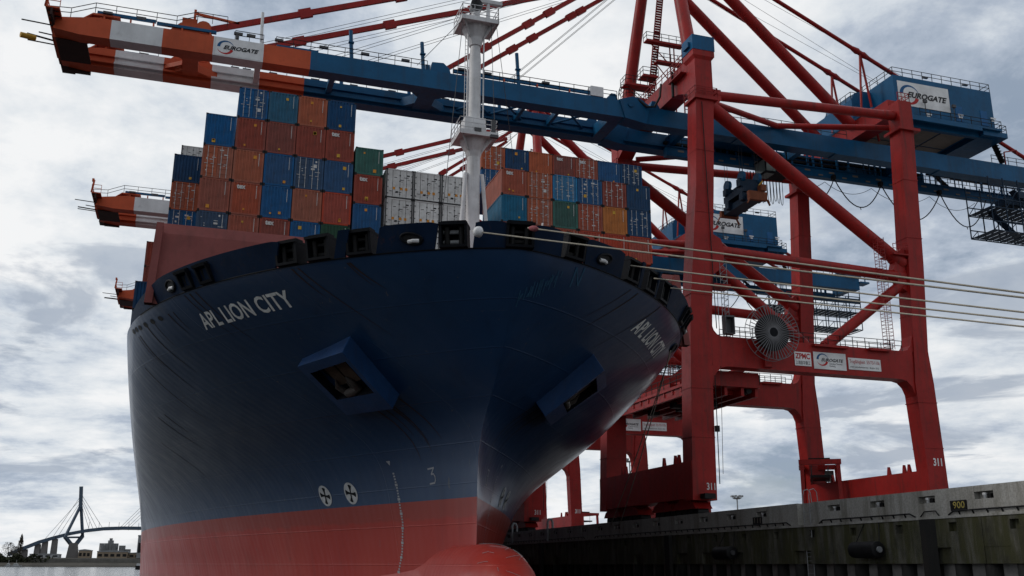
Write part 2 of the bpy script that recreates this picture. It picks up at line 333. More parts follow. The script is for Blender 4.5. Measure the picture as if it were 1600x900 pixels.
while yy < 330:                       # lower face: cast panels, some bays with a sunken drain mouth
    w = 4.9
    lw.box(45.0, 45.6, yy + 0.02, yy + w * 0.42, 0.28, 2.995); lw.box(45.0, 45.6, yy + w * 0.42, yy + w * 0.56, 0.28, 2.2); lw.box(45.0, 45.6, yy + w * 0.42, yy + w * 0.56, 2.75, 2.995); lw.box(45.35, 45.6, yy + w * 0.42, yy + w * 0.56, 2.2, 2.75)
    lw.box(45.0, 45.6, yy + w * 0.56, yy + w - 0.02, 1.25, 2.995); lw.box(45.28 if rnd.random() < 0.6 else 45.02, 45.6, yy + w * 0.56, yy + w - 0.02, 0.28, 1.25)
    yy += w
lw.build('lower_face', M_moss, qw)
pl = MB(); yy = -40.0
while yy < 330: pl.tube([(45.6, yy, -5), (45.6, yy, 0.27)], 0.55, 10); yy += 2.45
pl.box(46.6, 47.0, -40, 330, -6, 0.27); pl.build('pile', M_pile, qw, True); qw.children[-1]['kind'] = 'stuff'
for yb in (52.7, 89.0, 126.0):
    MB().prism([(44.70, yb - 0.5), (44.99, yb - 0.62), (44.99, yb + 0.62), (44.70, yb + 0.5)], 'z', -3, 3.0).build('fender_beam', M_pile, qw)
hr = MB()
for a, c in ((-20, 50.9), (53.9, 64.4), (68.2, 108), (111, 150), (152, 200)):
    hr.tube([(45.05, a, 3.2), (45.03, a + 0.5, 3.42), (45.03, c - 0.5, 3.42), (45.05, c, 3.2)], 0.05, 6)
    k = a + 1
    while k < c: hr.beam((45.12, k, 3.2), (45.03, k, 3.40), 0.08, 0.06); k += 1.15
hr.tube([(45.03, 51.7, 3.18), (45.03, 52.0, 3.5), (45.03, 53.0, 3.5), (45.03, 53.4, 3.18)], 0.04, 6); hr.build('foot_rail', M_dark, qw)
for a, c in edges:
    ym = (a + c) / 2
    if 20 < ym < 135:
        bo = MB(); bo.tube([(45.36, ym + 0.1, 4.03), (45.36, ym + 0.1, 4.2), (45.36, ym + 0.1, 4.24), (45.36, ym + 0.1, 4.38)], [0.12, 0.11, 0.17, 0.15], 10); bo.build('bollard', M_white, qw, True)
        MB().box(45.2, 45.5, ym - 0.5, ym - 0.2, 4.03, 4.3).build('mooring_hook', M_dark, qw)
ld = MB()
for yb in (65.5, 66.3):
    ld.tube([(45.08, yb, -1), (45.08, yb, 5.3), (45.2, yb, 5.75), (45.55, yb, 5.85), (45.8, yb, 5.6), (45.85, yb, 4.8)], 0.035, 6)
z = -1.0
while z < 4.9: ld.beam((45.08, 65.5, z), (45.08, 66.3, z), 0.03, 0.03); z += 0.3
ld.build('ladder', M_steel, qw)
ld = MB()
for yb in (123.5, 138.5): ld.tube([(44.9, yb, 3.2), (44.9, yb, 5.6), (45.1, yb, 6.0), (45.4, yb, 6.0), (45.6, yb, 5.6), (45.6, yb, 4.8)], 0.16, 8)
ld.build('hooped_pipe', M_steel, qw)
for yb, s, lab, mm in ((50.0, '900', 'black board with yellow number 900 on the quay wall', M_yellow), (73.0, '111', 'dim black number board far along the quay wall, left of the ladder gap', M_panel)):
    sg = thing('distance_sign', (45.1, yb, 3.8), lab, 'sign', 'number boards on the quay wall')
    MB().box(45.06, 45.135, yb - 0.67, yb + 0.67, 3.42, 4.04).build('board', M_dark, sg)
    q = MB(); fit_text(q, s, (45.05, yb + 0.42, 3.55), (0, -1, 0), (0, 0, 1), 0.98, 0.42, 0.01); q.build('lettering', mm, sg, fix=False)
def fender(y0, lab):
    f = thing('cylinder_fender', (44.5, y0, 1.2), lab, 'fender', 'fenders hung on the quay wall')
    q = MB(); q.tube([(44.35, y0 - 1.35, 1.2), (44.35, y0 - 1.28, 1.2), (44.35, y0 + 1.28, 1.2), (44.35, y0 + 1.35, 1.2)], [0.42, 0.54, 0.54, 0.42], 20); smooth_angle(q.build('body', M_dark, f))
    q = MB(); q.tube([(44.35, y0 - 1.48, 1.2), (44.35, y0 - 1.33, 1.2)], 0.2, 12); q.build('hub', M_lamp if y0 > 70 else M_steel, f)
    for s in (-1.4, 1.4): q = MB(); q.tube([(44.35, y0 + s, 1.2), (45.0, y0 + s * 0.55, 3.0)], 0.035, 6); q.build('chain', M_dark, f)
fender(58.3, 'black cylinder fender with a pale hub below the lit wall, left of the 900 board'); fender(77.4, 'black cylinder fender on the shaded part of the quay wall')
for (x, yv, zt, lab) in ((153, 258, 20.2, 'tall floodlight mast standing alone right of the front crane leg'), (125.5, 272.5, 31.3, 'tall floodlight mast seen under the portal of the second crane')):
    lm = thing('light_mast', (x, yv, 4.8), lab, 'light mast', 'floodlight masts in the terminal')
    q = MB(); q.tube([(x, yv, 4.8), (x, yv, zt - 0.8)], [0.3, 0.18], 8); q.build('pole', M_steel, lm)
    q = MB(); q.tube([(x, yv, zt - 0.9), (x, yv, zt - 0.5)], [0.9, 1.5], 12); q.build('head_frame', M_steel, lm)
    for k in range(8):
        a = k * math.pi / 4; p = Vector((x + 1.5 * math.cos(a), yv + 1.5 * math.sin(a), zt)); q = MB(); q.box(p.x - 0.3, p.x + 0.3, p.y - 0.3, p.y + 0.3, zt - 0.3, zt + 0.15); q.build('floodlight', M_steel, lm)
def straddle(x, y, rz, lab):
    s = thing('straddle_carrier', (0, 0, 0), lab, 'straddle carrier', 'red straddle carriers on the apron')
    for dx in (-2.2, 2.2):
        for dy in (-4, 4): MB().beam((dx, dy, 0.9), (dx * 0.97, dy * 0.9, 7.6), 0.45, 0.45).build('leg', M_red, s)
        MB().box(dx - 0.35, dx + 0.35, -4.6, 4.6, 0.75, 1.25).build('sill', M_red, s)
        for dy in (-3.6, -1.3, 1.3, 3.6): q = MB(); q.tube([(dx - 0.25, dy, 0.6), (dx + 0.25, dy, 0.6)], 0.6, 14); q.build('wheel', M_dark, s)
    q = MB(); q.box(-2.5, 2.5, -3.9, -3.4, 7.4, 8.0); q.box(-2.5, 2.5, 3.4, 3.9, 7.4, 8.0); q.box(-2.45, -2.0, -3.4, 3.4, 7.42, 7.98); q.box(2.0, 2.45, -3.4, 3.4, 7.42, 7.98); q.build('top_frame', M_red, s)
    MB().box(-1.3, 1.3, -1.5, 1.5, 7.9, 8.4).build('engine', M_dark, s); MB().box(0.6, 1.8, 3.95, 4.9, 5.9, 7.3).build('cab', M_glass, s)
    q = MB(); q.box(-1.2, 1.2, -2.8, 2.8, 5.9, 6.2); q.build('spreader_frame', M_dark, s)
    for dx in (-1, 1):
        for dy in (-2, 2): q = MB(); q.tube([(dx, dy, 5.6), (dx, dy, 7.5)], 0.04, 5); q.build('hoist_rope', M_rope, s)
    s.location = (x, y, 4.8); s.rotation_euler.z = R(rz)
straddle(75.2, 106.5, -34, 'red straddle carrier frame behind the landside leg of the front crane')
straddle(93.5, 232, 10, 'small red straddle carrier seen under the portal of the third crane')

# far bank with bridge, trees and sheds
bk = MB(); bk.prism([(1400, WZ - 1), (1405, -1.0), (1412, 0.3), (1440, 5.2), (1475, 9.0), (2600, 10), (2600, WZ - 1)], 'x', -2600, 1500)
tag(bk.build('terrain', M_bank), None, None, None, 'structure')
M_brsteel = paint('bridge_steel', (0.07, 0.10, 0.14), 0.6, 0.1, 0.05, 0.1, bump=0); M_brconc = paint('bridge_concrete', (0.16, 0.15, 0.145), 0.8, 0.2, 0.05, 0.3, bump=0)
br = thing('cable_stayed_bridge', (-147, 1510, 9), 'slender blue-grey cable-stayed bridge on the horizon', 'bridge')
py = MB(); py.beam((-145.6, 1510, 105.5), (-143.2, 1510, 77), 4.6, 4.6); py.beam((-143.5, 1510, 79), (-157.5, 1500, 36), 3, 3); py.beam((-142.8, 1510, 79), (-137.0, 1520, 38), 3, 3); py.beam((-157.5, 1500, 37), (-149.5, 1510, 27), 4, 4); py.beam((-137.0, 1520, 39), (-143.5, 1510, 27), 4, 4); py.beam((-157.5, 1500, 36), (-137, 1520, 37), 3, 2.5)
py.build('pylon', M_brsteel, br); MB().loft([(8, -154, -138, 1504, 1516), (29, -151.5, -141.5, 1505, 1515)]).build('pylon_base', M_brconc, br)
dk = [(-225, 1503, 13), (-206.5, 1503, 21.6), (-188, 1504, 30), (-170, 1506, 36), (-154, 1510, 41), (-132, 1514, 45.8), (-110, 1517, 48.8), (-86, 1519, 50), (-62, 1520, 50.2), (60, 1530, 46), (220, 1545, 20)]
q = MB()
for a, c in zip(dk, dk[1:]): q.beam(a, c, 14, 4.4)
q.build('deck', M_brsteel, br)
for x, zt in ((-206, 20), (-190.5, 27), (-182, 31), (-170, 34), (-30, 47), (0, 45)):
    q = MB(); q.loft([(6, x - 4, x + 4, 1500, 1512), (zt, x - 3.3, x + 3.3, 1501, 1511)]); q.build('pier', M_brconc, br)
for zt, x in ((88, -184), (84, -167), (92, -174), (93, -119), (90, -124), (86, -129), (97, -112)):
    zz = spline([d[0] for d in dk], [d[2] for d in dk], x); q = MB(); q.tube([(-145 + (zt - 90) * -0.1, 1510, zt), (x, 1510, zz + 1.5)], 0.28, 5); q.build('stay_cable', M_steel, br)
for x in (-67, -71, -76, -80): q = MB(); q.tube([(x - 8, 1515, 52), (-30, 1520, 52 + (-30 - x) * 1.35)], 0.28, 5); q.build('stay_cable', M_steel, br)
for x in range(-130, -60, 13): q = MB(); q.tube([(x, 1516, 47), (x, 1516, 58)], 0.3, 5); q.build('lamp_post', M_steel, br)
def shed(name, x0, x1, y, z0, z1, mat, lab, cat, roof=None, nwin=0, depth=30):
    s = thing(name, ((x0 + x1) / 2, y, z0), lab, cat)
    MB().box(x0, x1, y, y + depth, z0, z1).build('wall', mat, s)
    rz = roof or 1.0; MB().prism([(x0 - 0.6, z1 + 0.01), (x1 + 0.6, z1 + 0.01), (x1 + 0.3, z1 + rz * 0.5), ((x0 + x1) / 2, z1 + rz), (x0 - 0.3, z1 + rz * 0.5)], 'y', y - 0.5, y + depth + 0.5).build('roof', M_steel, s)
    for k in range(nwin):
        xc = x0 + (x1 - x0) * (k + 0.5) / nwin; w = (x1 - x0) / nwin * 0.32; MB().box(xc - w, xc + w, y - 0.25, y - 0.01, z0 + (z1 - z0) * 0.25, z0 + (z1 - z0) * 0.7).build('bay_door', M_dark, s)
M_tan = paint('tan_sheeting', (0.30, 0.235, 0.17), 0.7, 0.2, 0.1, 0.3, bump=0); M_grey = paint('grey_cladding', (0.24, 0.245, 0.25), 0.7, 0.2, 0.1, 0.3, bump=0); M_lgrey = paint('pale_cladding', (0.38, 0.39, 0.40), 0.7, 0.2, 0.1, 0.3, bump=0)
shed('warehouse', -136, -121, 1480, 9, 18.5, M_tan, 'tan warehouse just right of the bridge pylon base', 'warehouse', 2, 3)
shed('warehouse', -113, -74, 1485, 9, 17, M_tan, 'long low tan warehouse below the bridge deck', 'warehouse', 2.5, 5)
shed('warehouse', -73, -50, 1490, 9, 15.5, M_tan, 'small tan warehouse beside the grey hall near the hull', 'warehouse', 1.5, 3)
shed('industrial_hall', -62, -20, 1470, 9, 38, M_grey, 'big grey industrial hall on the far bank, cut off by the hull', 'hall', 3, 6, 40)
shed('low_store', -196, -160, 1480, 9, 13.5, M_lgrey, 'white low store between the bridge piers', 'store', 1, 4)
sl = thing('silo_block', (-105, 1560, 9), 'grey silo block with uneven towers behind the tan warehouses', 'silo')
for x, w, zt in ((-112, 5, 28), (-107, 4, 30), (-102, 4, 34), (-97, 4, 29), (-86, 4.5, 27), (-78, 4, 22)): q = MB(); q.tube([(x, 1560, 9), (x, 1560, zt)], w, 12); smooth_angle(q.build('silo', M_grey, sl))
MB().box(-117, -92, 1561, 1572, 9, 30).build('elevator_house', M_grey, sl)
MB().box(-104, -100, 1557, 1561, 33, 37).build('head_house', M_grey, sl)
M_emb = paint('weathered_embankment', (0.12, 0.115, 0.105), 0.9, 0.4, 0.1, 0.4, bump=0)
wl = MB(); wl.prism([(1428, 2.0), (1428.5, 7.4), (1429.5, 7.4), (1430, 2.0)], 'x', -190, 60); tag(wl.build('embankment_wall', M_emb), 'long low grey embankment wall along the far bank', 'wall')
M_leaf = paint('bare_twigs', (0.07, 0.06, 0.045), 0.9, 0.4, 0.3, 0.2, bump=0); M_scrub = paint('dark_scrub', (0.035, 0.04, 0.022), 0.9, 0.4, 0.3, 0.2, bump=0)
def tree(x, y, z0, h, w, lab, poplar=False, seed=1):
    r = random.Random(seed); t = thing('poplar_tree' if poplar else 'bare_tree', (x, y, z0), lab, 'tree', 'trees on the far bank')
    q = MB(); q.tube([(x, y, z0 - 1), (x + 0.3, y, z0 + h * 0.4), (x, y, z0 + h * 0.85)], [h * 0.025, h * 0.018, h * 0.004], 6); q.build('trunk', M_leaf, t)
    q = MB()
    for k in range(420):
        f = r.random() ** 0.8; zz = z0 + h * (0.12 + 0.86 * f); prof = (math.sin(math.pi * min(1, 0.12 + f * 0.9)) ** 0.6) if poplar else math.sqrt(max(0.02, 1 - (f * 1.6 - 0.75) ** 2))
        a = r.random() * 6.283; rr = w * prof * r.random() ** 0.5; p = Vector((x + rr * math.cos(a), y + rr * math.sin(a), zz)); d = Vector((math.cos(a) * (0.25 if poplar else 0.8), math.sin(a) * 0.3, 1)).normalized() * h * (0.07 if poplar else 0.06) * (0.5 + r.random())
        q.beam(p - d * 0.5, p + d * 0.5, 0.18 + r.random() * (0.5 if poplar else 0.22), 0.18)
    q.build('crown', M_leaf, t)
tree(-202, 1435, 5, 33, 3.4, 'tall narrow poplar left of the bridge ramp', True, 2)
tree(-216, 1437, 6, 22, 9, 'wide leafless tree at the left edge of the far bank', False, 3)
tree(-210, 1452, 6, 17, 6, 'low leafless tree between the poplar and the wide leafless tree', False, 4)
r_ = random.Random(8); q = MB()
for k in range(1500):
    x = -260 + r_.random() * 70 + (r_.random() ** 2) * 30; f = r_.random(); p = Vector((x, 1425 + r_.random() * 14, 1.5 + f * (9 + 3 * math.sin(x * 0.3)))); s = 0.6 + r_.random() * 1.1
    d = Vector((r_.uniform(-1, 1), r_.uniform(-1, 1), r_.uniform(0, 1))).normalized() * s; e = d.cross(Vector((r_.uniform(-1, 1), r_.uniform(-1, 1), r_.uniform(-1, 1)))).normalized() * s
    q.add([p - d - e, p + d - e, p + d + e, p - d + e], [(0, 1, 2, 3)])
tag(q.build('scrub', M_scrub), 'dark scrub covering the far bank below the bridge ramp', 'scrub', None, 'stuff')
def boat(x, y, l, lab):
    bt = thing('motor_boat', (x, y, WZ), lab, 'boat', 'small boats under the far bank')
    q = MB(); q.loft([(WZ - 0.3, x - l * 0.4, x + l * 0.4, y - 1.2, y + 1.2), (WZ + 1.6, x - l * 0.5, x + l * 0.5, y - 1.7, y + 1.7)]); q.build('hull', M_lgrey, bt)
    MB().loft([(WZ + 1.6, x - l * 0.25, x + l * 0.2, y - 1.2, y + 1.2), (WZ + 3.8, x - l * 0.18, x + l * 0.12, y - 1, y + 1)]).build('cabin', M_mastw, bt); MB().box(x - l * 0.2, x + l * 0.15, y - 1.32, y - 1.22, WZ + 2.3, WZ + 3.1).build('window', M_glass, bt)
    q = MB(); q.tube([(x, y, WZ + 3.8), (x, y, WZ + 8)], 0.12, 5); q.build('mast', M_mastw, bt)
boat(-197, 1385, 14, 'pale motor boat below the poplar'); boat(-206, 1388, 9, 'small pale motor boat left of the larger boat')
pt = thing('mooring_pontoon', (-23.7, 622, WZ), 'small black mooring pontoon on the water beside the hull', 'pontoon')
MB().loft([(WZ - 0.5, -26, -21.5, 619, 625), (WZ + 2.2, -26, -21.5, 619, 625)]).build('float', M_dark, pt); MB().loft([(WZ + 2.2, -25.6, -22, 619.4, 624.6), (WZ + 3.4, -25.4, -22.2, 620, 624)]).build('cabin', M_lgrey, pt); q = MB(); q.tube([(-23, 622, WZ + 3.4), (-23, 622, WZ + 5.2)], 0.12, 5); q.build('post', M_dark, pt)

# ------------------------------------------------------------------ container ship
def hull_paint(name, rgb, fade, scr, band=False):
    m, t, b = node_mat(name); co = t.nodes.new('ShaderNodeTexCoord').outputs['Object']
    def nz(scale, det, ms, lo, hi, o0=0.0, o1=1.0, loc=(0, 0, 0)):
        mp = t.nodes.new('ShaderNodeMapping'); mp.inputs['Scale'].default_value = ms; mp.inputs['Location'].default_value = loc; t.links.new(co, mp.inputs[0])
        n = t.nodes.new('ShaderNodeTexNoise'); n.inputs['Scale'].default_value = scale; n.inputs['Detail'].default_value = det; n.inputs['Roughness'].default_value = 0.62; t.links.new(mp.outputs[0], n.inputs['Vector'])
        r = t.nodes.new('ShaderNodeMapRange'); r.inputs[1].default_value = lo; r.inputs[2].default_value = hi; r.inputs[3].default_value = o0; r.inputs[4].default_value = o1; t.links.new(n.outputs['Fac'], r.inputs[0]); return r.outputs[0], n.outputs['Fac']
    def mx(f, a, b_):
        n = t.nodes.new('ShaderNodeMix'); n.data_type = 'RGBA'; t.links.new(f, n.inputs['Factor'])
        for k, v in (('A', a), ('B', b_)):
            if isinstance(v, tuple): n.inputs[k].default_value = (*v, 1)
            else: t.links.new(v, n.inputs[k])
        return n.outputs['Result']
    f1, _ = nz(0.10, 7, (1, 1, 1), 0.38, 0.66); f2, r2 = nz(1.0, 7, (0.7, 0.7, 0.05), 0.54, 0.72, 0, 0.35); f3, r3 = nz(2.2, 9, (1, 1, 0.25), 0.66, 0.72, 0, scr); f4, r4 = nz(0.8, 4, (0.8, 0.05, 1.5), 0.6, 0.8, 0, 0.25, (3, 1, 7))
    c = mx(f4, mx(f3, mx(f2, mx(f1, rgb, fade), tuple(x * 0.45 for x in rgb)), (0.10, 0.09, 0.085)), fade)
    sp = t.nodes.new('ShaderNodeSeparateXYZ'); t.links.new(co, sp.inputs[0])
    if band:        # dull weathered strip between old waterlines, ragged at its lower edge
        _, rg = nz(0.6, 8, (1, 1, 0.5), 0, 1); za = t.nodes.new('ShaderNodeMath'); za.operation = 'MULTIPLY_ADD'; t.links.new(rg, za.inputs[0]); za.inputs[1].default_value = 1.1; t.links.new(sp.outputs['Z'], za.inputs[2])
        zr = t.nodes.new('ShaderNodeMapRange'); t.links.new(za.outputs[0], zr.inputs[0]); zr.inputs[1].default_value = 6.05; zr.inputs[2].default_value = 6.25; zr.inputs[4].default_value = 0.55; c = mx(zr.outputs[0], c, (0.20, 0.038, 0.028))
        zr = t.nodes.new('ShaderNodeMapRange'); t.links.new(za.outputs[0], zr.inputs[0]); zr.inputs[1].default_value = 2.1; zr.inputs[2].default_value = 0.9; zr.inputs[4].default_value = 0.55; c = mx(zr.outputs[0], c, (0.10, 0.035, 0.028))
    f5, _ = nz(1.6, 6, (1, 1, 0.5), 0.70, 0.73, 0, 0.6, (5, 2, 9)); c = mx(f5, c, (0.03, 0.028, 0.028) if not band else (0.08, 0.05, 0.045))
    f6, _ = nz(0.9, 5, (0.25, 0.25, 6.0), 0.70, 0.74, 0, 0.35, (1, 8, 3)); c = mx(f6, c, (0.11, 0.115, 0.12) if not band else (0.30, 0.13, 0.12))
    t.links.new(c, b.inputs['Base Color']); b.inputs['Specular IOR Level'].default_value = 0.25; b.inputs['Coat Weight'].default_value = 0.22 if band else 0.42; b.inputs['Coat Roughness'].default_value = 0.15; b.inputs['Coat IOR'].default_value = 1.55
    rr, _ = nz(0.5, 6, (1, 1, 0.3), 0.3, 0.7, 0.36, 0.52); t.links.new(rr, b.inputs['Roughness'])
    # plating: shell plates dished between frames, faint weld seams
    _, w1 = nz(0.55, 3, (0.3, 1.3, 0.5), 0, 1); bp = t.nodes.new('ShaderNodeBump'); bp.inputs['Strength'].default_value = 0.35; bp.inputs['Distance'].default_value = 0.06; t.links.new(w1, bp.inputs['Height'])
    wv = t.nodes.new('ShaderNodeMath'); wv.operation = 'SINE'; wm = t.nodes.new('ShaderNodeMath'); wm.operation = 'MULTIPLY'; wm.inputs[1].default_value = 2 * math.pi / 0.86; t.links.new(sp.outputs['Y'], wm.inputs[0]); t.links.new(wm.outputs[0], wv.inputs[0])
    _, wa = nz(0.35, 3, (1, 1, 0.7), 0, 1, 0, 1, (4, 4, 4)); wmul = t.nodes.new('ShaderNodeMath'); wmul.operation = 'MULTIPLY'; t.links.new(wv.outputs[0], wmul.inputs[0]); t.links.new(wa, wmul.inputs[1])
    b3 = t.nodes.new('ShaderNodeBump'); b3.inputs['Strength'].default_value = 0.5; b3.inputs['Distance'].default_value = 0.014; t.links.new(wmul.outputs[0], b3.inputs['Height']); t.links.new(bp.outputs[0], b3.inputs['Normal'])
    def seam(sock, pitch, width):
        a = t.nodes.new('ShaderNodeMath'); a.operation = 'PINGPONG'; t.links.new(sock, a.inputs[0]); a.inputs[1].default_value = pitch / 2
        c_ = t.nodes.new('ShaderNodeMapRange'); c_.inputs[1].default_value = 0; c_.inputs[2].default_value = width; c_.inputs[3].default_value = 1; c_.inputs[4].default_value = 0; t.links.new(a.outputs[0], c_.inputs[0]); return c_.outputs[0]
    mxs = t.nodes.new('ShaderNodeMath'); mxs.operation = 'MAXIMUM'; t.links.new(seam(sp.outputs['Z'], 2.6, 0.05), mxs.inputs[0]); t.links.new(seam(sp.outputs['Y'], 9.4, 0.05), mxs.inputs[1])
    b2 = t.nodes.new('ShaderNodeBump'); b2.inputs['Strength'].default_value = 0.5; b2.inputs['Distance'].default_value = 0.035; t.links.new(mxs.outputs[0], b2.inputs['Height']); t.links.new(b3.outputs[0], b2.inputs['Normal']); t.links.new(b2.outputs[0], b.inputs['Normal'])
    return m
M_navy = hull_paint('navy_hull_paint', (0.005, 0.030, 0.088), (0.010, 0.041, 0.106), 0.7)
M_anti = hull_paint('red_antifouling', (0.30, 0.019, 0.012), (0.33, 0.036, 0.024), 0.6, band=True)
M_bulw = paint('shaded_bulwark_navy', (0.003, 0.014, 0.040), 0.6, 0.35, 0.6, 0.4, rust=0.3, bump=0, spec=0.12)  # hull navy darkened and dulled; the bulwark's shade is in its colour
M_deckred = paint('breakwater_red', (0.20, 0.055, 0.05), 0.6, 0.2, 0.3, 0.3)
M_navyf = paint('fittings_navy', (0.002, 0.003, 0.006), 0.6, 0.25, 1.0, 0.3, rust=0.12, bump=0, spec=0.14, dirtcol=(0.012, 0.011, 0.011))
M_pocket = paint('anchor_pocket_navy', (0.012, 0.045, 0.13), 0.4, 0.25, 0.5, 0.3, bump=0)
M_rustin = paint('rusty_timber', (0.075, 0.05, 0.035), 0.8, 0.4, 1.5, 0.4, bump=0)
M_anch = paint('dull_anchor_grey', (0.06, 0.05, 0.045), 0.6, 0.5, 2, 0.4, rust=0.6, bump=0)
M_hname = paint('hull_lettering', (0.82, 0.82, 0.80), 0.5, 0.25, 1.2, 0.3, bump=0, dirtcol=(0.1, 0.1, 0.1))
M_dull = paint('dull_mark_white', (0.30, 0.31, 0.33), 0.6, 0.4, 2.0, 0.4, bump=0)
M_run = paint('rust_run_brown', (0.040, 0.026, 0.022), 0.7, 0.5, 2.5, 0.5, bump=0, dirtcol=(0.012, 0.016, 0.03))
M_thr = paint('worn_mark_white', (0.46, 0.47, 0.48), 0.6, 0.45, 2.0, 0.5, bump=0)
M_ghost = paint('scraped_blue', (0.025, 0.09, 0.17), 0.5, 0.5, 2.5, 0.3, bump=0)
ship = thing('container_ship', (XC, 62, WZ), 'huge dark navy container ship with red bottom, bow towards the viewer, moored at the quay', 'ship')
def zlevels():
    zs = []; z = -6.0
    while z < 18.3: zs.append(z); z += 0.45
    zs += [4.35, 18.35]; zs = sorted(set(round(q, 3) for q in zs)); return [q for q in zs if not (abs(q - 4.35) < 0.2 and q != 4.35)]
ZS = zlevels(); NS = 84
ss = [(k / NS) ** 2.0 for k in range(NS + 1)]
h = MB()
for side in (-1, 1):
    grid = []
    for Z in ZS:
        y0, l, e = par(Z); row = [(XC + side * B * (1 - (1 - s) ** 2) ** e, y0 + s * l, Z) for s in ss] + [(XC + side * B, yy, Z) for yy in (200, 260, 420)]; grid.append(row)
    W = NS + 4
    fs = []; ms = []
    for i in range(len(ZS) - 1):
        for k in range(W - 1): fs.append((i * W + k, i * W + k + 1, (i + 1) * W + k + 1, (i + 1) * W + k)); ms.append(1 if ZS[i] < 4.34 else 0)
    b0 = len(h.v); h.v += [p for r in grid for p in r]; h.f += [tuple(a + b0 for a in f) for f in fs]; h.m += ms
h.add([(XC - B, 420, -6), (XC + B, 420, -6), (XC + B, 420, 18.35), (XC - B, 420, 18.35)], [(0, 1, 2, 3)], 0)
ho = h.build('hull', [M_navy, M_anti], ship, True, fix=False)
import bmesh
bm = bmesh.new(); bm.from_mesh(ho.data); bmesh.ops.remove_doubles(bm, verts=bm.verts, dist=0.002); bmesh.ops.recalc_face_normals(bm, faces=bm.faces); bm.to_mesh(ho.data); bm.free(); ho.data.set_sharp_from_angle(angle=R(38))
# forecastle deck
dkp = []
hs = [B * (k / 40) ** 1.0 * 0.985 for k in range(41)]
for hh in hs: dkp.append((XC - hh, deck_edge(-1, 18.35, hh), 18.3))
poly = [(XC - hh, deck_edge(-1, 18.35, hh) + 0.1, 18.3) for hh in reversed(hs)] + [(XC + hh, deck_edge(1, 18.35, hh) + 0.1, 18.3) for hh in hs[1:]] + [(XC + B - 0.3, 418, 18.3), (XC - B + 0.3, 418, 18.3)]
MB().add(poly, [tuple(range(len(poly)))]).build('deck', M_deckred, ship)
# bulbous bow
def bulb_sec(y):
    g = min(1, max(0, y - 51.4) / 8.5); e = math.sqrt(max(0, 1 - (1 - g) ** 2)); return max(2.5, hb(y, 0.2) + 0.42 - max(0, y - 78) * 0.03) * e, 5.2 * e ** 0.9, -3.85 - max(0, y - 70) * 0.012
q = MB(); secs = []; NB = 28
for i in range(33):
    f = i / 32; y = 51.4 + 42 * f ** 1.6; rx, rz, cz = bulb_sec(y)
    secs.append([(XC + rx * math.copysign(abs(math.cos(2 * math.pi * k / NB)) ** 0.72, math.cos(2 * math.pi * k / NB)), y, cz + rz * math.copysign(abs(math.sin(2 * math.pi * k / NB)) ** 0.8, math.sin(2 * math.pi * k / NB))) for k in range(NB)])
vs = [p for s in secs for p in s]; fs = []
for i in range(32):
    for k in range(NB): fs.append((i * NB + k, i * NB + (k + 1) % NB, (i + 1) * NB + (k + 1) % NB, (i + 1) * NB + k))
q.add(vs, fs); bb = q.build('bulbous_bow', M_anti, ship, True)
q = MB(); rr = random.Random(5)
def bulb_pt(y, th):
    rx, rz, cz = bulb_sec(y)
    return Vector((XC + rx * math.copysign(abs(math.cos(th)) ** 0.72, math.cos(th)) * 1.006, y, cz + rz * math.copysign(abs(math.sin(th)) ** 0.8, math.sin(th)) * 1.004))
for k in range(12):
    y0 = 53.0 + rr.random() * 5.5; th = 1.15 + rr.random() * 0.9; dth = rr.uniform(0.03, 0.16) * rr.choice((-1, 1, 1)); q.tube([bulb_pt(y0 + j * 0.3 + rr.uniform(-.05, .05), th + j * dth) for j in range(2 + k % 4)], 0.008 + 0.006 * rr.random(), 4)
q.build('chain_scratch', M_dull, bb)
# knuckle line and bulwark
def edge(hh, Z, off=0.0):
    s = 1 if hh >= 0 else -1; return hull(s, deck_edge(s, Z, max(0.03, abs(hh))), Z, off)
q = MB(); q.tube([edge(-22.5 + 45 * k / 160, 18.36, 0.01)[0] for k in range(161)], 0.045, 5); q.build('knuckle_bar', M_navyf, ship)
spans = [(-23.3, -13.75), (-10.45, -9.85), (-8.15, -4.95), (-2.85, -1.0), (0.75, 2.8), (4.75, 8.2), (10.2, 10.5), (12.4, 12.6), (14.5, 23.3)]
TOPZ = 19.9
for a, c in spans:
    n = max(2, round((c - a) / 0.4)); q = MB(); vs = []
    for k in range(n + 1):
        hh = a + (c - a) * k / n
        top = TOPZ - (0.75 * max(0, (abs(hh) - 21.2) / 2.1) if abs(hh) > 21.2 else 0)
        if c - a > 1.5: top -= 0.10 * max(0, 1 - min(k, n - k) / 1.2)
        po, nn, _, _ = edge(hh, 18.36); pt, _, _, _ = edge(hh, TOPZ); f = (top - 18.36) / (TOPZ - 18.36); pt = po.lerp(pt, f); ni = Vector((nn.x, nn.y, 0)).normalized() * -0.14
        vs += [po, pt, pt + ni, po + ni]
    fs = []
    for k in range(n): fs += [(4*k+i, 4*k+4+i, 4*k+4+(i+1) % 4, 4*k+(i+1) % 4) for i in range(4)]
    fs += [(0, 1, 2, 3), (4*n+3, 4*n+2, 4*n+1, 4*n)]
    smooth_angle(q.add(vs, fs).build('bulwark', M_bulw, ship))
q = MB()
for hh in [x * 0.9 for x in range(-24, 25)]:       # stays behind the bulwark
    if any(a + 0.2 < hh < c - 0.2 for a, c in spans): p, n_, _, _ = edge(hh, 18.4); ni = Vector((n_.x, n_.y, 0)).normalized(); q.beam(p - ni * 0.9, edge(hh, 19.7)[0] - ni * 0.2, 0.03, 0.25)
q.build('bulwark_stay', M_navyf, ship); ship.children[-1]['kind'] = 'stuff'
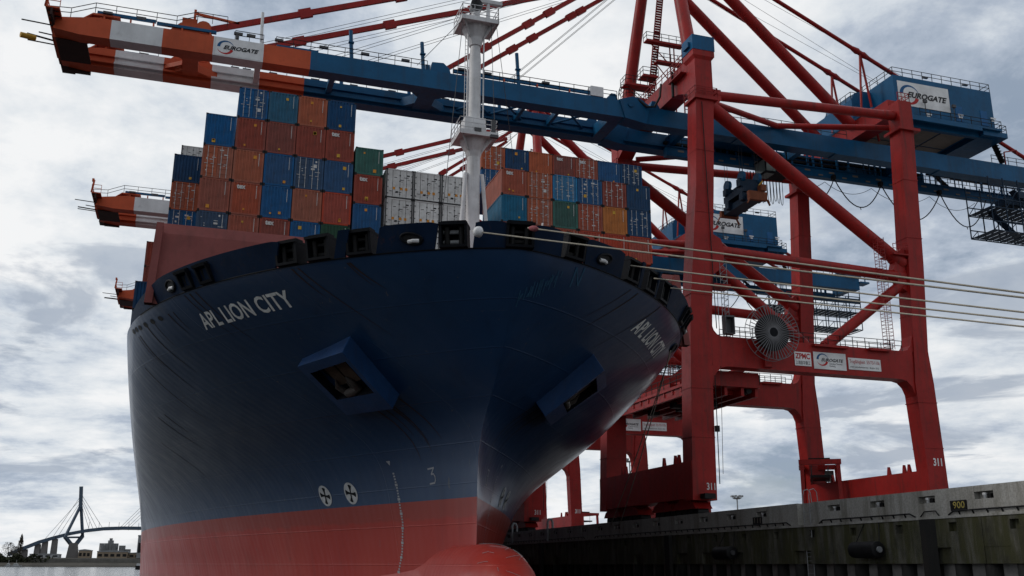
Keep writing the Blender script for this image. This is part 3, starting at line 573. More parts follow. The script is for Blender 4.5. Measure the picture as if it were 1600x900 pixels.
# fairleads
def fairlead(hh, w=2.0, hgt=1.75, lean=0.35, rusty=False):
    p, n_, _, _ = edge(hh, 18.42); n = Vector((n_.x, n_.y, 0)).normalized(); u = Vector((-n.y, n.x, 0)); k = Vector((0, 0, 1)); p = p - n * 0.75
    def P(a, b, c): return p + u * a + n * (b + lean * c / hgt) + k * c
    q = MB(); d0, d1 = -0.1, 0.95; T = 0.16; iw = w / 2
    def slab(a0, a1, b0, b1, c0, c1): q.add([P(a0, b0, c0), P(a1, b0, c0), P(a1, b1, c0), P(a0, b1, c0), P(a0, b0, c1), P(a1, b0, c1), P(a1, b1, c1), P(a0, b1, c1)], [(0, 3, 2, 1), (4, 5, 6, 7), (0, 1, 5, 4), (1, 2, 6, 5), (2, 3, 7, 6), (3, 0, 4, 7)])
    slab(-iw, -iw + T, d0, d1, T, hgt - T); slab(iw - T, iw, d0, d1, T, hgt - T); slab(-iw, iw, d0, d1, 0, T); slab(-iw * 1.02, iw * 1.02, d0 - 0.1, d1 + 0.08, hgt - T, hgt); slab(-iw * 0.9, iw * 0.9, d0 + 0.15, d1 - 0.25, hgt, hgt + 0.16); slab(-iw + T, iw - T, d0, d0 + 0.05, T, hgt - T)
    f = q.build('fairlead', M_navyf, ship)
    q = MB(); q.tube([P(-iw + 0.42, 0.5, T), P(-iw + 0.42, 0.5, hgt - T)], 0.17, 10); q.tube([P(iw - 0.42, 0.5, T), P(iw - 0.42, 0.5, hgt - T)], 0.17, 10); smooth_angle(q.build('roller', M_dark, f))
    q = MB(); q.tube([P(-iw + T, 0.35, 0.45), P(iw - T, 0.35, 0.45)], 0.13, 10); q.tube([P(-iw + T, 0.35, hgt - 0.42), P(iw - T, 0.35, hgt - 0.42)], 0.13, 10); smooth_angle(q.build('cross_roller', M_steel if rusty else M_dark, f))
    return P
for hh in (-13.0, -11.25, -9.0, -3.9, -0.15, 3.75, 9.2, 11.45, 13.5, -18.95, -17.75, 18.95, 17.75):
    big = abs(hh) < 14; fairlead(hh, 1.72 if big else 1.45, 1.46 if big else 1.12, 0.35 if big else 0.75, hh in (-3.9, -18.95, 11.45))
for hh in (-20.3, -6.3, 6.35, 20.3):
    p, n, u, v = edge(hh, 19.05, 0.02); q = MB(); ring = [p + u * 0.62 * math.cos(t * math.pi / 12) + v * 0.42 * math.sin(t * math.pi / 12) for t in range(25)]; q.tube(ring, 0.085, 8, caps=False); f = smooth_angle(q.build('panama_lead', M_navyf, ship), 60)
    q = MB(); q.add([p + u * 0.58 * math.cos(t * math.pi / 12) + v * 0.38 * math.sin(t * math.pi / 12) - n * 0.01 for t in range(24)], [tuple(range(24))]); q.build('lead_hole', M_dark, f)
    q = MB(); q.tube([p + u * 0.34 - v * 0.22 + n * 0.03, p + v * -0.16 + n * 0.1, p - u * 0.36 - v * 0.2 + n * 0.03], 0.13, 8); q.build('worn_lip', M_mastw, f)
for k, hh in enumerate((-20.9, -21.5, -22.05, -22.5, -22.8, -23.05)):
    p, n, u, v = edge(hh, 17.55 + 0.05 * k, 0.02); q = MB(); q.add([p + u * 0.38 * math.cos(t * math.pi / 8) + v * 0.22 * math.sin(t * math.pi / 8) for t in range(16)], [tuple(range(16))]); q.build('scupper', M_dark, ship)
p, n, u, v = hull(1, 71.6, 17.6, 0.05); q = MB(); q.tube([p + u * 0.95 * math.cos(t * math.pi / 12) + v * 0.42 * math.sin(t * math.pi / 12) for t in range(25)], 0.1, 8, caps=False); f = q.build('side_lead', M_navyf, ship)
q = MB(); q.add([p + u * 0.9 * math.cos(t * math.pi / 12) + v * 0.38 * math.sin(t * math.pi / 12) for t in range(24)], [tuple(range(24))]); q.build('lead_hole', M_dark, f)
# anchor pockets
def bil(c, u, v):
    a = c[0].lerp(c[1], u); b_ = c[3].lerp(c[2], u); return a.lerp(b_, v)
for side in (-1, 1):
    cs = [(67.35, 13.73), (62.65, 14.51), (64.3, 11.1), (69.1, 10.7)]; prot = [0.75, 1.5, 1.25, 0.55]
    base = []; outc = []
    for (Y, Z), pr_ in zip(cs, prot):
        p, n, u_, v_ = hull(side, Y, Z); base.append(p - n * 0.25); d = (n + Vector((0, -0.1, -0.35))).normalized(); outc.append(p + d * pr_)
    q = MB(); n_in = (base[0] - outc[0] + base[2] - outc[2]).normalized()
    hole = [bil(outc, 0.12, 0.16), bil(outc, 0.92, 0.14), bil(outc, 0.92, 0.70), bil(outc, 0.12, 0.70)]; inner = [p + n_in * 0.75 for p in hole]
    q.add(base + outc, [(0, 1, 5, 4), (1, 2, 6, 5), (2, 3, 7, 6), (3, 0, 4, 7)]); q.add(outc + hole, [(0, 1, 5, 4), (1, 2, 6, 5), (2, 3, 7, 6), (3, 0, 4, 7)])
    pk = q.build('anchor_pocket', M_pocket, ship); bv = pk.modifiers.new('bevel', 'BEVEL'); bv.width = 0.07; bv.segments = 2; bv.limit_method = 'ANGLE'
    q = MB(); q.add(hole + inner, [(0, 1, 5, 4), (1, 2, 6, 5), (2, 3, 7, 6), (3, 0, 4, 7), (4, 5, 6, 7)]); q.build('pocket_recess', M_navyf, pk)
    q = MB(); uu = (hole[1] - hole[0]).normalized(); vv = (hole[3] - hole[0]).normalized()
    for f in (0.34, 0.66): c0 = bil(inner, f, 0.10) - n_in * 0.12; c1 = bil(inner, f, 0.72) - n_in * 0.12; q.beam(c0, c1, 0.98, 0.18, upv=tuple(n_in))
    q.build('timber_bolster', M_rustin, pk)
    q = MB(); c = bil(outc, 0.45, 0.66) + n_in * 0.42; q.tube([c + vv * -0.7 + n_in * 0.35, c + vv * 0.1 + n_in * 0.2], 0.2, 8)
    q.tube([c - uu * 1.0, c - uu * 0.35 - n_in * 0.15, c + uu * 0.35 - n_in * 0.15, c + uu * 1.0], [0.12, 0.32, 0.32, 0.12], 14)
    for s in (-1, 1): q.tube([c + uu * s * 0.75, c + uu * s * 0.9 - vv * 0.7 - n_in * 0.12, c + uu * s * 0.62 - vv * 1.25], [0.24, 0.2, 0.05], 8)
    smooth_angle(q.build('anchor', M_anch, ship), 50)
# lettering and marks on the plating
def on_hull(mb, vs2, fs, side, corner, mi=0, off=0.02):
    """corner: (Y,Z) of lower left, lower right, upper left, upper right for unit-square coordinates"""
    out_ = []
    for x, y in vs2:
        Y = (corner[0][0] * (1-x) + corner[1][0] * x) * (1-y) + (corner[2][0] * (1-x) + corner[3][0] * x) * y; Z = (corner[0][1] * (1-x) + corner[1][1] * x) * (1-y) + (corner[2][1] * (1-x) + corner[3][1] * x) * y
        out_.append(hull(side, Y, Z, off)[0])
    mb.add(out_, fs, mi)
def unit_text(s, bold, space=1.0):
    vs, fs = text(s, 1.0, bold, 0, space); x1 = max(v[0] for v in vs); y0 = min(v[1] for v in vs); y1 = max(v[1] for v in vs); return [(x / x1, (y - y0) / (y1 - y0)) for x, y in vs], fs
for side in (-1, 1):
    q = MB(); fe = unit_text('APL LION CITY', 0.022, 1.03)
    crn = [(71.25, 16.15), (63.15, 16.35), (70.55, 17.05), (62.6, 17.25)] if side < 0 else [(62.3, 16.35), (70.2, 16.15), (61.7, 17.25), (69.5, 17.05)]
    on_hull(q, fe[0], fe[1], side, crn); q.build('ship_name', M_hname, ship, fix=False)
    q = MB(); pl3 = [(0.0, 1.0), (0.95, 1.0), (0.42, 0.62), (0.8, 0.6), (0.97, 0.42), (0.97, 0.16), (0.8, 0.0), (0.0, 0.0)]; f3 = ([], [])
    for (xa, ya_), (xb, yb_) in zip(pl3, pl3[1:]):
        d = Vector((xb - xa, yb_ - ya_)).normalized(); w_ = Vector((-d.y, d.x)) * 0.055; a = Vector((xa, ya_)) - d * 0.05; c = Vector((xb, yb_)) + d * 0.05; k0 = len(f3[0]); f3[0].extend([tuple(a - w_), tuple(c - w_), tuple(c + w_), tuple(a + w_)]); f3[1].append((k0, k0 + 1, k0 + 2, k0 + 3))
    c3 = [(66.7, 5.45), (66.1, 5.5), (66.7, 6.45), (66.1, 6.5)] if side < 0 else [(66.1, 5.5), (66.7, 5.45), (66.1, 6.5), (66.7, 6.45)]
    on_hull(q, f3[0], f3[1], side, c3); q.build('hull_number', M_dull, ship, fix=False)
    for Yc in (79.4, 75.9):
        p, n, u, v = hull(side, Yc, 5.32); rd = 0.86
        def onp(a, b_, off): return hull(side, Yc + a * u.y + b_ * v.y, 5.32 + a * u.z + b_ * v.z, off)[0]
        q = MB(); q.add([onp(0, 0, 0.03)] + [onp(rd * r_ * math.cos(t * math.pi / 20), rd * r_ * math.sin(t * math.pi / 20), 0.03) for r_ in (0.5, 1.0) for t in range(40)], [(0, 1 + t, 1 + (t + 1) % 40) for t in range(40)] + [(1 + t, 41 + t, 41 + (t + 1) % 40, 1 + (t + 1) % 40) for t in range(40)]); o_ = q.build('thruster_mark', M_thr, ship, fix=False)
        q = MB()
        for a in range(4):
            c_, s_ = math.cos(a * math.pi / 2 + 0.2), math.sin(a * math.pi / 2 + 0.2)
            def bl(r_, w_): return onp(c_ * r_ - s_ * w_, s_ * r_ + c_ * w_, 0.045)
            q.add([bl(0.0, -0.06), bl(0.34, -0.10), bl(0.64, -0.22), bl(0.70, 0.0), bl(0.64, 0.22), bl(0.34, 0.10), bl(0.0, 0.06)], [(0, 1, 5, 6), (1, 2, 3, 4, 5)])
        q.build('cross', M_navyf, o_, fix=False)
    q = MB(); z = -2.4; k = 0
    while z < 6.6:
        Y = 70.3 if z > 3 else 70.3 + (3 - z) * 0.27 + max(0, (1 - z)) * 0.25; w_, hh = ((0.16, 0.15) if k % 5 == 0 else (0.10, 0.10)); p, n, u, v = hull(side, Y, z, 0.02); q.add([p - u * w_ - v * hh * .6, p + u * w_ - v * hh * .6, p + u * w_ + v * hh * .6, p - u * w_ + v * hh * .6], [(0, 1, 2, 3)]); z += 0.2; k += 1
    p, n, u, v = hull(side, 70.4, 7.15, 0.02); q.add([p - u * 0.22 + v * .15, p + u * 0.22 + v * .15, p - v * 0.2], [(0, 1, 2)]); q.build('draught_mark', M_dull, ship, fix=False)
q = MB(); rr = random.Random(11)
for k in range(30):
    f = k / 29; Y = 54.75 - 0.2 * f + rr.uniform(-.05, .05); Z = 15.7 + 1.75 * f + rr.uniform(-.12, .12)
    hh = 0.2 + rr.random() * 0.75
    if rr.random() < 0.25: continue
    X0 = 0.2 + 2.9 * f
    def pp(dx, z_):
        Yq = deck_edge(1, z_, max(0.05, X0 + dx)); return hull(1, Yq, z_, 0.04)[0]
    q.add([pp(0, Z - hh / 2), pp(0.05, Z - hh / 2), pp(0.15, Z + hh / 2), pp(0.09, Z + hh / 2)], [(0, 1, 2, 3)])
for dx0, dx1, za, zb in ((3.9, 4.1, 17.0, 18.1), (4.1, 4.5, 18.1, 17.2), (4.5, 4.75, 17.2, 18.2)):
    Ya = deck_edge(1, za, dx0); Yb = deck_edge(1, zb, dx1); a = hull(1, Ya, za, 0.02); c = hull(1, Yb, zb, 0.04); a = hull(1, Ya, za, 0.04); q.add([a[0], a[0] + a[2] * 0.13, c[0] + c[2] * 0.13, c[0]], [(0, 1, 2, 3)])
q.build('old_lettering_scrape', M_ghost, ship, fix=False)
# rust and dirt runs below scuppers, leads and pockets
rr = random.Random(21)
for side in (-1, 1):
    for Y, Z, n_ in ((69.2, 18.2, 3), (73.0, 17.6, 2), (76.5, 17.6, 2), (58.0, 18.1, 2), (61.2, 18.2, 2), (66.4, 10.9, 4), (65.2, 10.9, 2), (80.5, 17.3, 2), (84.0, 15.5, 1), (90, 12.5, 2), (97, 11, 1)):
        for k in range(n_):
            q = MB(); y = Y + rr.uniform(-0.9, 0.9); ln = rr.uniform(1.2, 4.2); w_ = rr.uniform(0.03, 0.09); pts = []
            for j in range(7):
                f = j / 6; p, n, u, v = hull(side, y + 0.12 * math.sin(f * 2 + k), Z - ln * f, 0.012); ww = w_ * (1 - f) ** 0.6 + 0.008; pts += [p - u * ww, p + u * ww]
            q.add(pts, [(2 * j, 2 * j + 1, 2 * j + 3, 2 * j + 2) for j in range(6)]); q.build('rust_run', M_run, ship, fix=False)
# breakwater
q = MB(); xl, xr_ = -4.15, 39.55
q.add([(xl - 0.25, 73.6, 18.35), (xr_ + 0.25, 73.6, 18.35), (xr_, 74.9, 24.25), (xl, 74.9, 24.25), (xr_, 75.35, 25.2), (xl, 75.35, 25.2), (xl - 0.25, 74.1, 18.35), (xr_ + 0.25, 74.1, 18.35), (xr_, 75.6, 25.2), (xl, 75.6, 25.2)],
      [(0, 1, 2, 3), (3, 2, 4, 5), (5, 4, 8, 9), (9, 8, 7, 6), (0, 3, 5, 9, 6), (1, 7, 8, 4, 2)])
bw = q.build('breakwater', M_deckred, ship)
q = MB()
for s, x in ((-1, xl), (1, xr_)): q.add([(x - 0.25 * -s if False else x + s * 0.25, 73.55, 18.35), (x + s * 0.02, 74.85, 24.6), (x - s * 0.5, 74.85, 24.6), (x - s * 0.30, 73.55, 18.35), (x + s * 0.25, 73.3, 18.35), (x + s * 0.02, 74.3, 24.9), (x - s * 0.5, 74.3, 24.9), (x - s * 0.30, 73.3, 18.35)], [(0, 1, 2, 3), (7, 6, 5, 4), (0, 4, 5, 1), (1, 5, 6, 2), (2, 6, 7, 3)])
q.build('side_flange', M_deckred, bw)
# foremast
mx_, my_ = XC, 64.2
q = MB(); q.tube([(mx_, my_, 18.3), (mx_, my_, 29.2), (mx_, my_, 29.6), (mx_, my_, 37.0), (mx_, my_, 38.4), (mx_, my_, 41), (mx_, my_, 46)], [0.52, 0.5, 0.47, 0.45, 0.34, 0.33, 0.3], 20); fm = smooth_angle(q.build('foremast', M_mastw, ship), 40)
def platform(z, w, d, hub, name):
    q = MB(); x0, x1, y0, y1 = mx_ - w * 0.52, mx_ + w * 0.52, my_ - d * 0.55, my_ + d * 0.45; q.box(x0, x1, y0, y1, z, z + 0.12); q.box(x0 - 0.02, x1 + 0.02, y0 - 0.05, y0, z - 0.1, z + 0.25); q.box(x0 - 0.05, x0, y0 - 0.05, y1, z - 0.1, z + 0.25); q.box(x1, x1 + 0.05, y0 - 0.05, y1, z - 0.1, z + 0.25)
    q.tube([(mx_, my_, z - 1.5), (mx_, my_, z - 0.9), (mx_, my_, z - 0.35), (mx_, my_, z - 0.005)], [0.46, 0.62, 0.95, 1.12], 16)
    for s in (-1, 1): q.add([(mx_ + s * 0.4, my_ - 0.3, z - 1.1), (mx_ + s * w * 0.48, y0 + 0.1, z - 0.02), (mx_ + s * 0.4, my_ - 0.3, z - 0.02)], [(0, 1, 2)])
    o = q.build(name, M_mastw, fm)
    q = MB(); q.rail([(x0, y1, z + 0.1), (x0, y0, z + 0.1), (x1, y0, z + 0.1), (x1, y1, z + 0.1)], 1.1, 0.9, 0.022, (1.0, 0.66, 0.33)); q.build('railing', M_mastw, fm); return x0, x1, y0, y1
x0, x1, y0, y1 = platform(30.25, 2.7, 2.6, 0.9, 'mast_platform'); a0, a1, b0, b1 = platform(39.6, 2.7, 2.6, 0.9, 'mast_platform')
q = MB(); q.loft([(30.36, mx_ - 0.95, mx_ + 0.75, my_ - 0.8, my_ + 0.7), (31.9, mx_ - 0.85, mx_ + 0.7, my_ - 0.7, my_ + 0.6)]); q.build('winch_housing', M_mastw, fm)
q = MB(); q.box(mx_ + 0.95, mx_ + 1.25, y0 - 0.05, y0 + 0.2, 30.5, 31.5); q.box(mx_ - 0.35, mx_ + 0.15, y0 - 0.1, y0 + 0.2, 30.42, 30.7); q.box(mx_ + 0.8, mx_ + 1.4, y0 - 0.3, y0 - 0.06, 30.0, 30.22); q.build('floodlight', M_lamp, fm)
q = MB()
for s in (-1, 1): q.tube([(mx_ + s * 0.62, my_ - 0.2, 27.6), (mx_ + s * 1.35, my_ - 0.6, 18.3)], 0.15, 10); q.tube([(mx_, my_, 27.6), (mx_ + s * 0.66, my_ - 0.2, 27.6)], 0.08, 8)
smooth_angle(q.build('strut', M_mastw, fm))
q = MB()
for dx in (-0.66, 0.58): q.tube([(mx_ + dx, my_ - 0.35, 31.5), (mx_ + dx, my_ - 0.35, 39.5)], 0.06, 6)
for dx in (-0.55, -0.75): q.tube([(mx_ + dx, my_ + 0.1, 18.5), (mx_ + dx, my_ + 0.1, 39.5)], 0.025, 5)
z = 19.0
while z < 39: q.beam((mx_ - 0.75, my_ + 0.1, z), (mx_ - 0.55, my_ + 0.1, z), 0.025, 0.025); z += 0.33
q.build('mast_pipe', M_mastw, fm)
q = MB(); q.tube([(mx_ - 0.5, my_ - 0.5, 40.9), (mx_ - 0.35, b0 - 0.15, 40.75)], [0.18, 0.5], 16, caps=False); q.build('horn', M_steel, fm, True)
q = MB(); q.tube([(mx_ + 1.0, my_, 39.7), (mx_ + 1.0, my_, 42.0)], [0.22, 0.12], 8); q.box(mx_ + 0.2, mx_ + 2.1, my_ - 0.15, my_ + 0.15, 42.0, 42.3); q.build('radar_scanner', M_mastw, fm)
q = MB()
for a, c in (((mx_ - 1.35, my_ - 1.2, 39.5), (12.6, 61.0, 34.0)), ((mx_ + 1.35, my_ - 1.0, 39.8), (24.0, 74, 33.5)), ((mx_ - 1.3, my_ - 1.1, 39.4), (14.2, 60, 19.5)), ((mx_ + 0.9, my_ - 1.2, 39.5), (mx_ + 1.2, my_ - 1.4, 30.5))): q.tube([a, c], 0.022, 4)
q.build('signal_halyard', M_rope, fm)
q = MB(); q.tube([(21.3, 60.5, 18.3), (21.9, 60.9, 23.2)], 0.07, 8); q.build('flag_staff', M_mastw, ship)

# ------------------------------------------------------------------ containers
CC = dict(navy=((0.003, 0.046, 0.125), 'dark navy'), blue=((0.003, 0.078, 0.215), 'blue'), teal=((0.012, 0.11, 0.20), 'teal blue'), bright=((0.01, 0.17, 0.36), 'bright blue'), slate=((0.03, 0.07, 0.14), 'slate blue'),
          brown=((0.24, 0.050, 0.033), 'brown'), rust=((0.31, 0.074, 0.042), 'rust red'), orange=((0.36, 0.092, 0.042), 'orange brown'), red=((0.34, 0.055, 0.032), 'red orange'), yellow=((0.42, 0.145, 0.035), 'orange yellow'), green=((0.035, 0.12, 0.10), 'dull green'), dgreen=((0.015, 0.06, 0.035), 'dark green'), white=((0.60, 0.61, 0.60), 'white'))
CM = {k: paint('container_' + k, v[0], 0.55, 0.45, 1.2, 0.45, rust=0.5 if k != 'white' else 0.25, bump=0, vary=0.16, dirtcol=(0.04, 0.035, 0.03) if k != 'white' else (0.22, 0.2, 0.17)) for k, v in CC.items()}
M_cwhite = paint('marking_white', (0.55, 0.55, 0.54), 0.6, 0.3, 4, 0.3, bump=0, dirtcol=(0.2, 0.2, 0.2)); M_cyel = paint('sticker_yellow', (0.55, 0.32, 0.04), 0.6, 0.3, 4, 0.2, bump=0); M_corang = paint('sticker_orange', (0.6, 0.25, 0.03), 0.6, 0.3, 4, 0.2, bump=0)
M_cgrey = paint('lock_bar_steel', (0.5, 0.5, 0.5), 0.45, 0.4, 4, 0.3, bump=0); M_gasket = paint('door_gasket', (0.015, 0.015, 0.015), 0.7, 0.2, 3, 0.1, bump=0)
LEN, CW = 6.06, 2.44
def corr(n, w, x0, d, amp, plane):
    """trapezoid wave points along width"""
    pts = []; p = w / n
    for k in range(n): b_ = x0 + k * p; pts += [(b_, 0), (b_ + p * 0.32, 0), (b_ + p * 0.5, amp), (b_ + p * 0.82, amp)]
    pts.append((x0 + w, 0)); return pts
_cm = {}
def cmesh(key, fn, mat0):
    if key not in _cm: _cm[key] = fn()
    return _cm[key]
def child(name, me, parent, mat=None):
    o = bpy.data.objects.new(name, me); C.objects.link(o); o.parent = parent; ORIG[o.name] = Vector((0, 0, 0))
    if mat is not None: o.material_slots[0].link = 'OBJECT'; o.material_slots[0].material = mat
    return o
def mesh_of(mb, mat):
    o = mb.build('tmp', mat); me = o.data; bpy.data.objects.remove(o); return me
def m_body(H, L_):
    q = MB(); x = CW / 2; c = 0.16
    for sx in (-1, 1):
        for yy in (0, L_ - c): q.box(min(sx * x, sx * (x - c)), max(sx * x, sx * (x - c)), yy, yy + c, 0, H)
        a, b_ = sorted((sx * x, sx * (x - 0.08))); q.box(a, b_, c, L_ - c, H - 0.09, H - 0.002); q.box(a, b_, c, L_ - c, 0.002, 0.15)
        pts = corr(round(L_ / 0.46), L_ - 2 * c, c, 0, 0.05, 'y'); vs = []
        for (p, a_) in pts: vs += [(sx * (x - 0.02 - a_), p, 0.151), (sx * (x - 0.02 - a_), p, H - 0.091)]
        q.add(vs, [(2 * i, 2 * i + 1, 2 * i + 3, 2 * i + 2) for i in range(len(pts) - 1)])
    for yy in (0.02, L_ - 0.12): q.box(-x + c, x - c, yy, yy + 0.1, H - 0.11, H - 0.004); q.box(-x + c, x - c, yy, yy + 0.1, 0.004, 0.15)
    q.box(-x + 0.1, x - 0.1, 0.12, L_ - 0.12, H - 0.06, H - 0.02); q.box(-x + 0.1, x - 0.1, 0.12, L_ - 0.12, 0.05, 0.12); q.add([(-x + c, L_ - 0.05, 0.15), (x - c, L_ - 0.05, 0.15), (x - c, L_ - 0.05, H - 0.1), (-x + c, L_ - 0.05, H - 0.1)], [(0, 1, 2, 3)])
    for sx in (-1, 1):
        for z in (0.0, H - 0.118): a, b_ = sorted((sx * 1.226, sx * 1.05)); q.box(a, b_, -0.008, 0.17, z - 0.002, z + 0.12, 1)
    return mesh_of(q, [CM['blue'], M_dark])
def m_end(H):
    q = MB(); x = CW / 2 - 0.16; pts = corr(8, 2 * x, -x, 0, 0.05, 'x'); vs = []
    for p, a in pts: vs += [(p, 0.02 + a, 0.15), (p, 0.02 + a, H - 0.11)]
    q.add(vs, [(2 * i, 2 * i + 2, 2 * i + 3, 2 * i + 1) for i in range(len(pts) - 1)]); return mesh_of(q, CM['blue'])
def m_door(H, s):
    q = MB(); x0, x1 = (-1.055, -0.012) if s < 0 else (0.012, 1.055); q.box(x0, x1, 0.05, 0.10, 0.17, H - 0.13)
    for k in range(5): z = 0.3 + (H - 0.6) * (k + 0.2) / 5; q.box(x0 + 0.12, x1 - 0.12, 0.025, 0.05, z, z + (H - 0.6) / 5 * 0.55)
    return mesh_of(q, CM['blue'])
def m_bars(H, s):
    q = MB()
    for x in ((-0.78, -0.30) if s < 0 else (0.30, 0.78)):
        q.tube([(x, 0.0, 0.06), (x, 0.0, H - 0.05)], 0.022, 6); q.box(x - 0.05, x + 0.05, -0.02, 0.05, H * 0.33, H * 0.33 + 0.05); q.box(x - 0.05, x + 0.05, -0.02, 0.05, H * 0.66, H * 0.66 + 0.05); q.box(x - 0.24, x + 0.04, -0.035, -0.015, H * 0.42, H * 0.42 + 0.04)
    return mesh_of(q, M_cgrey)
def m_code(H): q = MB(); [q.box(0.80, 0.855, 0.0, 0.012, H - 1.35 + 0.105 * k, H - 1.35 + 0.105 * k + 0.075) for k in range(11)]; return mesh_of(q, M_cwhite)
def m_patch(w, h_): q = MB(); q.box(-w / 2, w / 2, 0.0, 0.012, -h_ / 2, h_ / 2); return mesh_of(q, M_cyel)
def m_marks(H, seed):
    q = MB(); r = random.Random(seed)
    for k in range(9):
        x = r.choice((-0.88, -0.62, -0.1 - 0.35, 0.15, 0.5, 0.62)); w = r.choice((0.1, 0.14, 0.25, 0.32)); z = H * r.choice((0.2, 0.38, 0.55, 0.62, 0.72, 0.8, 0.86)); hh = r.choice((0.05, 0.05, 0.09, 0.16)); q.box(x, x + w, 0.008 + 0.001 * k, 0.022 + 0.001 * k, z, z + hh)
    return mesh_of(q, M_cwhite)
def m_tex(): q = MB(); fit_text(q, 'tex', (-0.78, -0.004, 0), (1, 0, 0), (0, 0, 1), 0.72, 0.40, 0.05); return mesh_of(q, M_cwhite)
def m_reefer(H):
    q = MB(); r = random.Random(4); x = CW / 2 - 0.12; q.box(-x, x, 0.05, 0.09, 0.14, H - 0.11); return mesh_of(q, CM['white'])
def m_reefer_trim(H):
    q = MB(); r = random.Random(6)
    for px in (-0.62, 0.02, 0.60): q.box(px, px + 0.022, 0.03, 0.05, 0.16, H - 0.13)
    for px in (-1.20, 1.10): q.box(px, px + 0.10, -0.012, -0.002, 0.1, H - 0.1)  # black edge strips, here and below, paint the shaded gaps between boxes
    q.box(-1.2, 1.2, -0.012, -0.002, 0.0, 0.09)
    for px in (-1.08, 1.02, -0.02):
        for z in (0.35, 0.95, 1.55, 2.1): q.box(px, px + 0.09, 0.0, 0.05, z, z + 0.08)
    for k in range(16): px = r.uniform(-0.95, 0.75); z = r.uniform(0.3, H - 0.4); q.box(px, px + r.choice((0.06, 0.18, 0.24)), 0.034, 0.049, z, z + r.choice((0.03, 0.05, 0.12)))
    return mesh_of(q, M_black)
cid = [0]
def container(x0, ytop_y, ztop, H, col, kind, label, logo=None, grp='containers stacked on the foredeck'):
    """x0 left edge, front face at Y, top at ztop; kind 'e' closed end, 'd' doors, 'r' reefer"""
    cid[0] += 1; rr = random.Random(cid[0]); name = 'reefer_container' if kind == 'r' else 'shipping_container'
    o = bpy.data.objects.new(name, None); C.objects.link(o); o.location = (x0 + 1.25, ytop_y, ztop - H); tag(o, label, 'container', grp); ORIG[o.name] = Vector(o.location)
    m = CM[col]
    child('body', cmesh(('b', H), lambda: m_body(H, LEN), 0), o, m)
    if kind == 'e':
        if col == 'slate': child('marking', cmesh(('mk', H, 1), lambda: m_marks(H, 1), 0), o)
        child('end_wall', cmesh(('e', H), lambda: m_end(H), 0), o, m); child('code_strip', cmesh(('code', H), lambda: m_code(H), 0), o)
        for j in range(rr.choice((1, 1, 2))):
            s = rr.random(); p = child('sticker', cmesh(('p', int(s * 3)), lambda: m_patch(0.16 + 0.12 * int(s * 3) / 2, 0.16 + 0.14 * int(s * 3) / 2), 0), o, rr.choice((M_cyel, M_corang))); p.location = (rr.choice((-0.45, -0.1, 0.3, 0.5)), 0.004, rr.choice((0.4, 0.5, H * 0.8) if not logo else (0.4, 0.5)))
    elif kind == 'd':
        for s in (-1, 1): d = child('door', cmesh(('d', H, s), lambda: m_door(H, s), 0), o, m); child('lock_bar', cmesh(('lb', H, s), lambda: m_bars(H, s), 0), d)
        child('marking', cmesh(('mk', H, cid[0] % 4), lambda: m_marks(H, cid[0] % 4), 0), o)
        if rr.random() < 0.5: p = child('sticker', cmesh(('p', 2), lambda: m_patch(0.28, 0.3), 0), o, rr.choice((M_cyel, M_cwhite))); p.location = (rr.choice((-0.5, 0.5)), 0.003, H * rr.choice((0.3, 0.75)))
    else:
        child('end_wall', cmesh(('rf', H), lambda: m_reefer(H), 0), o, m); child('hinge_gear_and_gap_shade', cmesh(('rt', H), lambda: m_reefer_trim(H), 0), o)
        for xx in (-0.5, 0.15, 0.6): p = child('sticker', cmesh(('p', 1), lambda: m_patch(0.22, 0.23), 0), o, M_corang); p.location = (xx, 0.03, 0.8 + 0.1 * (cid[0] % 2))
    if logo == 'tex': p = child('lettering', cmesh('tex', m_tex, 0), o); p.location = (0, 0.0, H - 0.62)
    return o
ORD = ['topmost', 'second down', 'third down', 'fourth down', 'fifth down', 'sixth down']
COLN = ['first', 'second', 'third', 'fourth', 'fifth', 'sixth', 'seventh']
def stack(x0, y, ztop, H0, H, rows, where):
    z = ztop
    for i, r in enumerate(rows):
        col, kind = r[0], r[1]; logo = r[2] if len(r) > 2 else None; h_ = H0 if i == 0 else H
        lab = f"{CC[col][1]} {'doors-out' if kind == 'd' else 'ribbed-end' if kind == 'e' else 'refrigerated'} container{' lettered tex' if logo == 'tex' else ''}, {ORD[i]}, {where}"
        container(x0, y, z, h_ - 0.03, col, kind, lab, logo); z -= h_
LB = 'column from the left of tall stack'
stack(-4.0, 86.0, 35.4, 2.62, 2.65, [('navy', 'e'), ('orange', 'd'), ('blue', 'd'), ('rust', 'e')], 'set-back first ' + LB)
stack(-1.52, 78.8, 36.45, 2.86, 2.9, [('blue', 'e'), ('orange', 'd'), ('rust', 'e'), ('slate', 'e')], 'second ' + LB)
stack(0.98, 78.8, 39.25, 2.8, 2.9, [('blue', 'd'), ('brown', 'e'), ('orange', 'e'), ('rust', 'e', 'tex'), ('rust', 'e')], 'third ' + LB)
stack(3.48, 78.8, 39.25, 2.8, 2.9, [('teal', 'e'), ('brown', 'e'), ('blue', 'e'), ('blue', 'e'), ('brown', 'e', 'tex')], 'fourth ' + LB)
stack(5.98, 78.8, 39.25, 2.8, 2.9, [('orange', 'e'), ('brown', 'e'), ('slate', 'd'), ('orange', 'e'), ('blue', 'e')], 'fifth ' + LB)
stack(8.48, 78.8, 39.25, 2.8, 2.9, [('navy', 'e'), ('brown', 'e', 'tex'), ('blue', 'e'), ('red', 'e'), ('dgreen', 'e')], 'sixth ' + LB)
stack(11.08, 78.8, 35.15, 2.52, 2.70, [('green', 'e'), ('brown', 'e', 'tex'), ('blue', 'e'), ('rust', 'e')], 'seventh ' + LB)
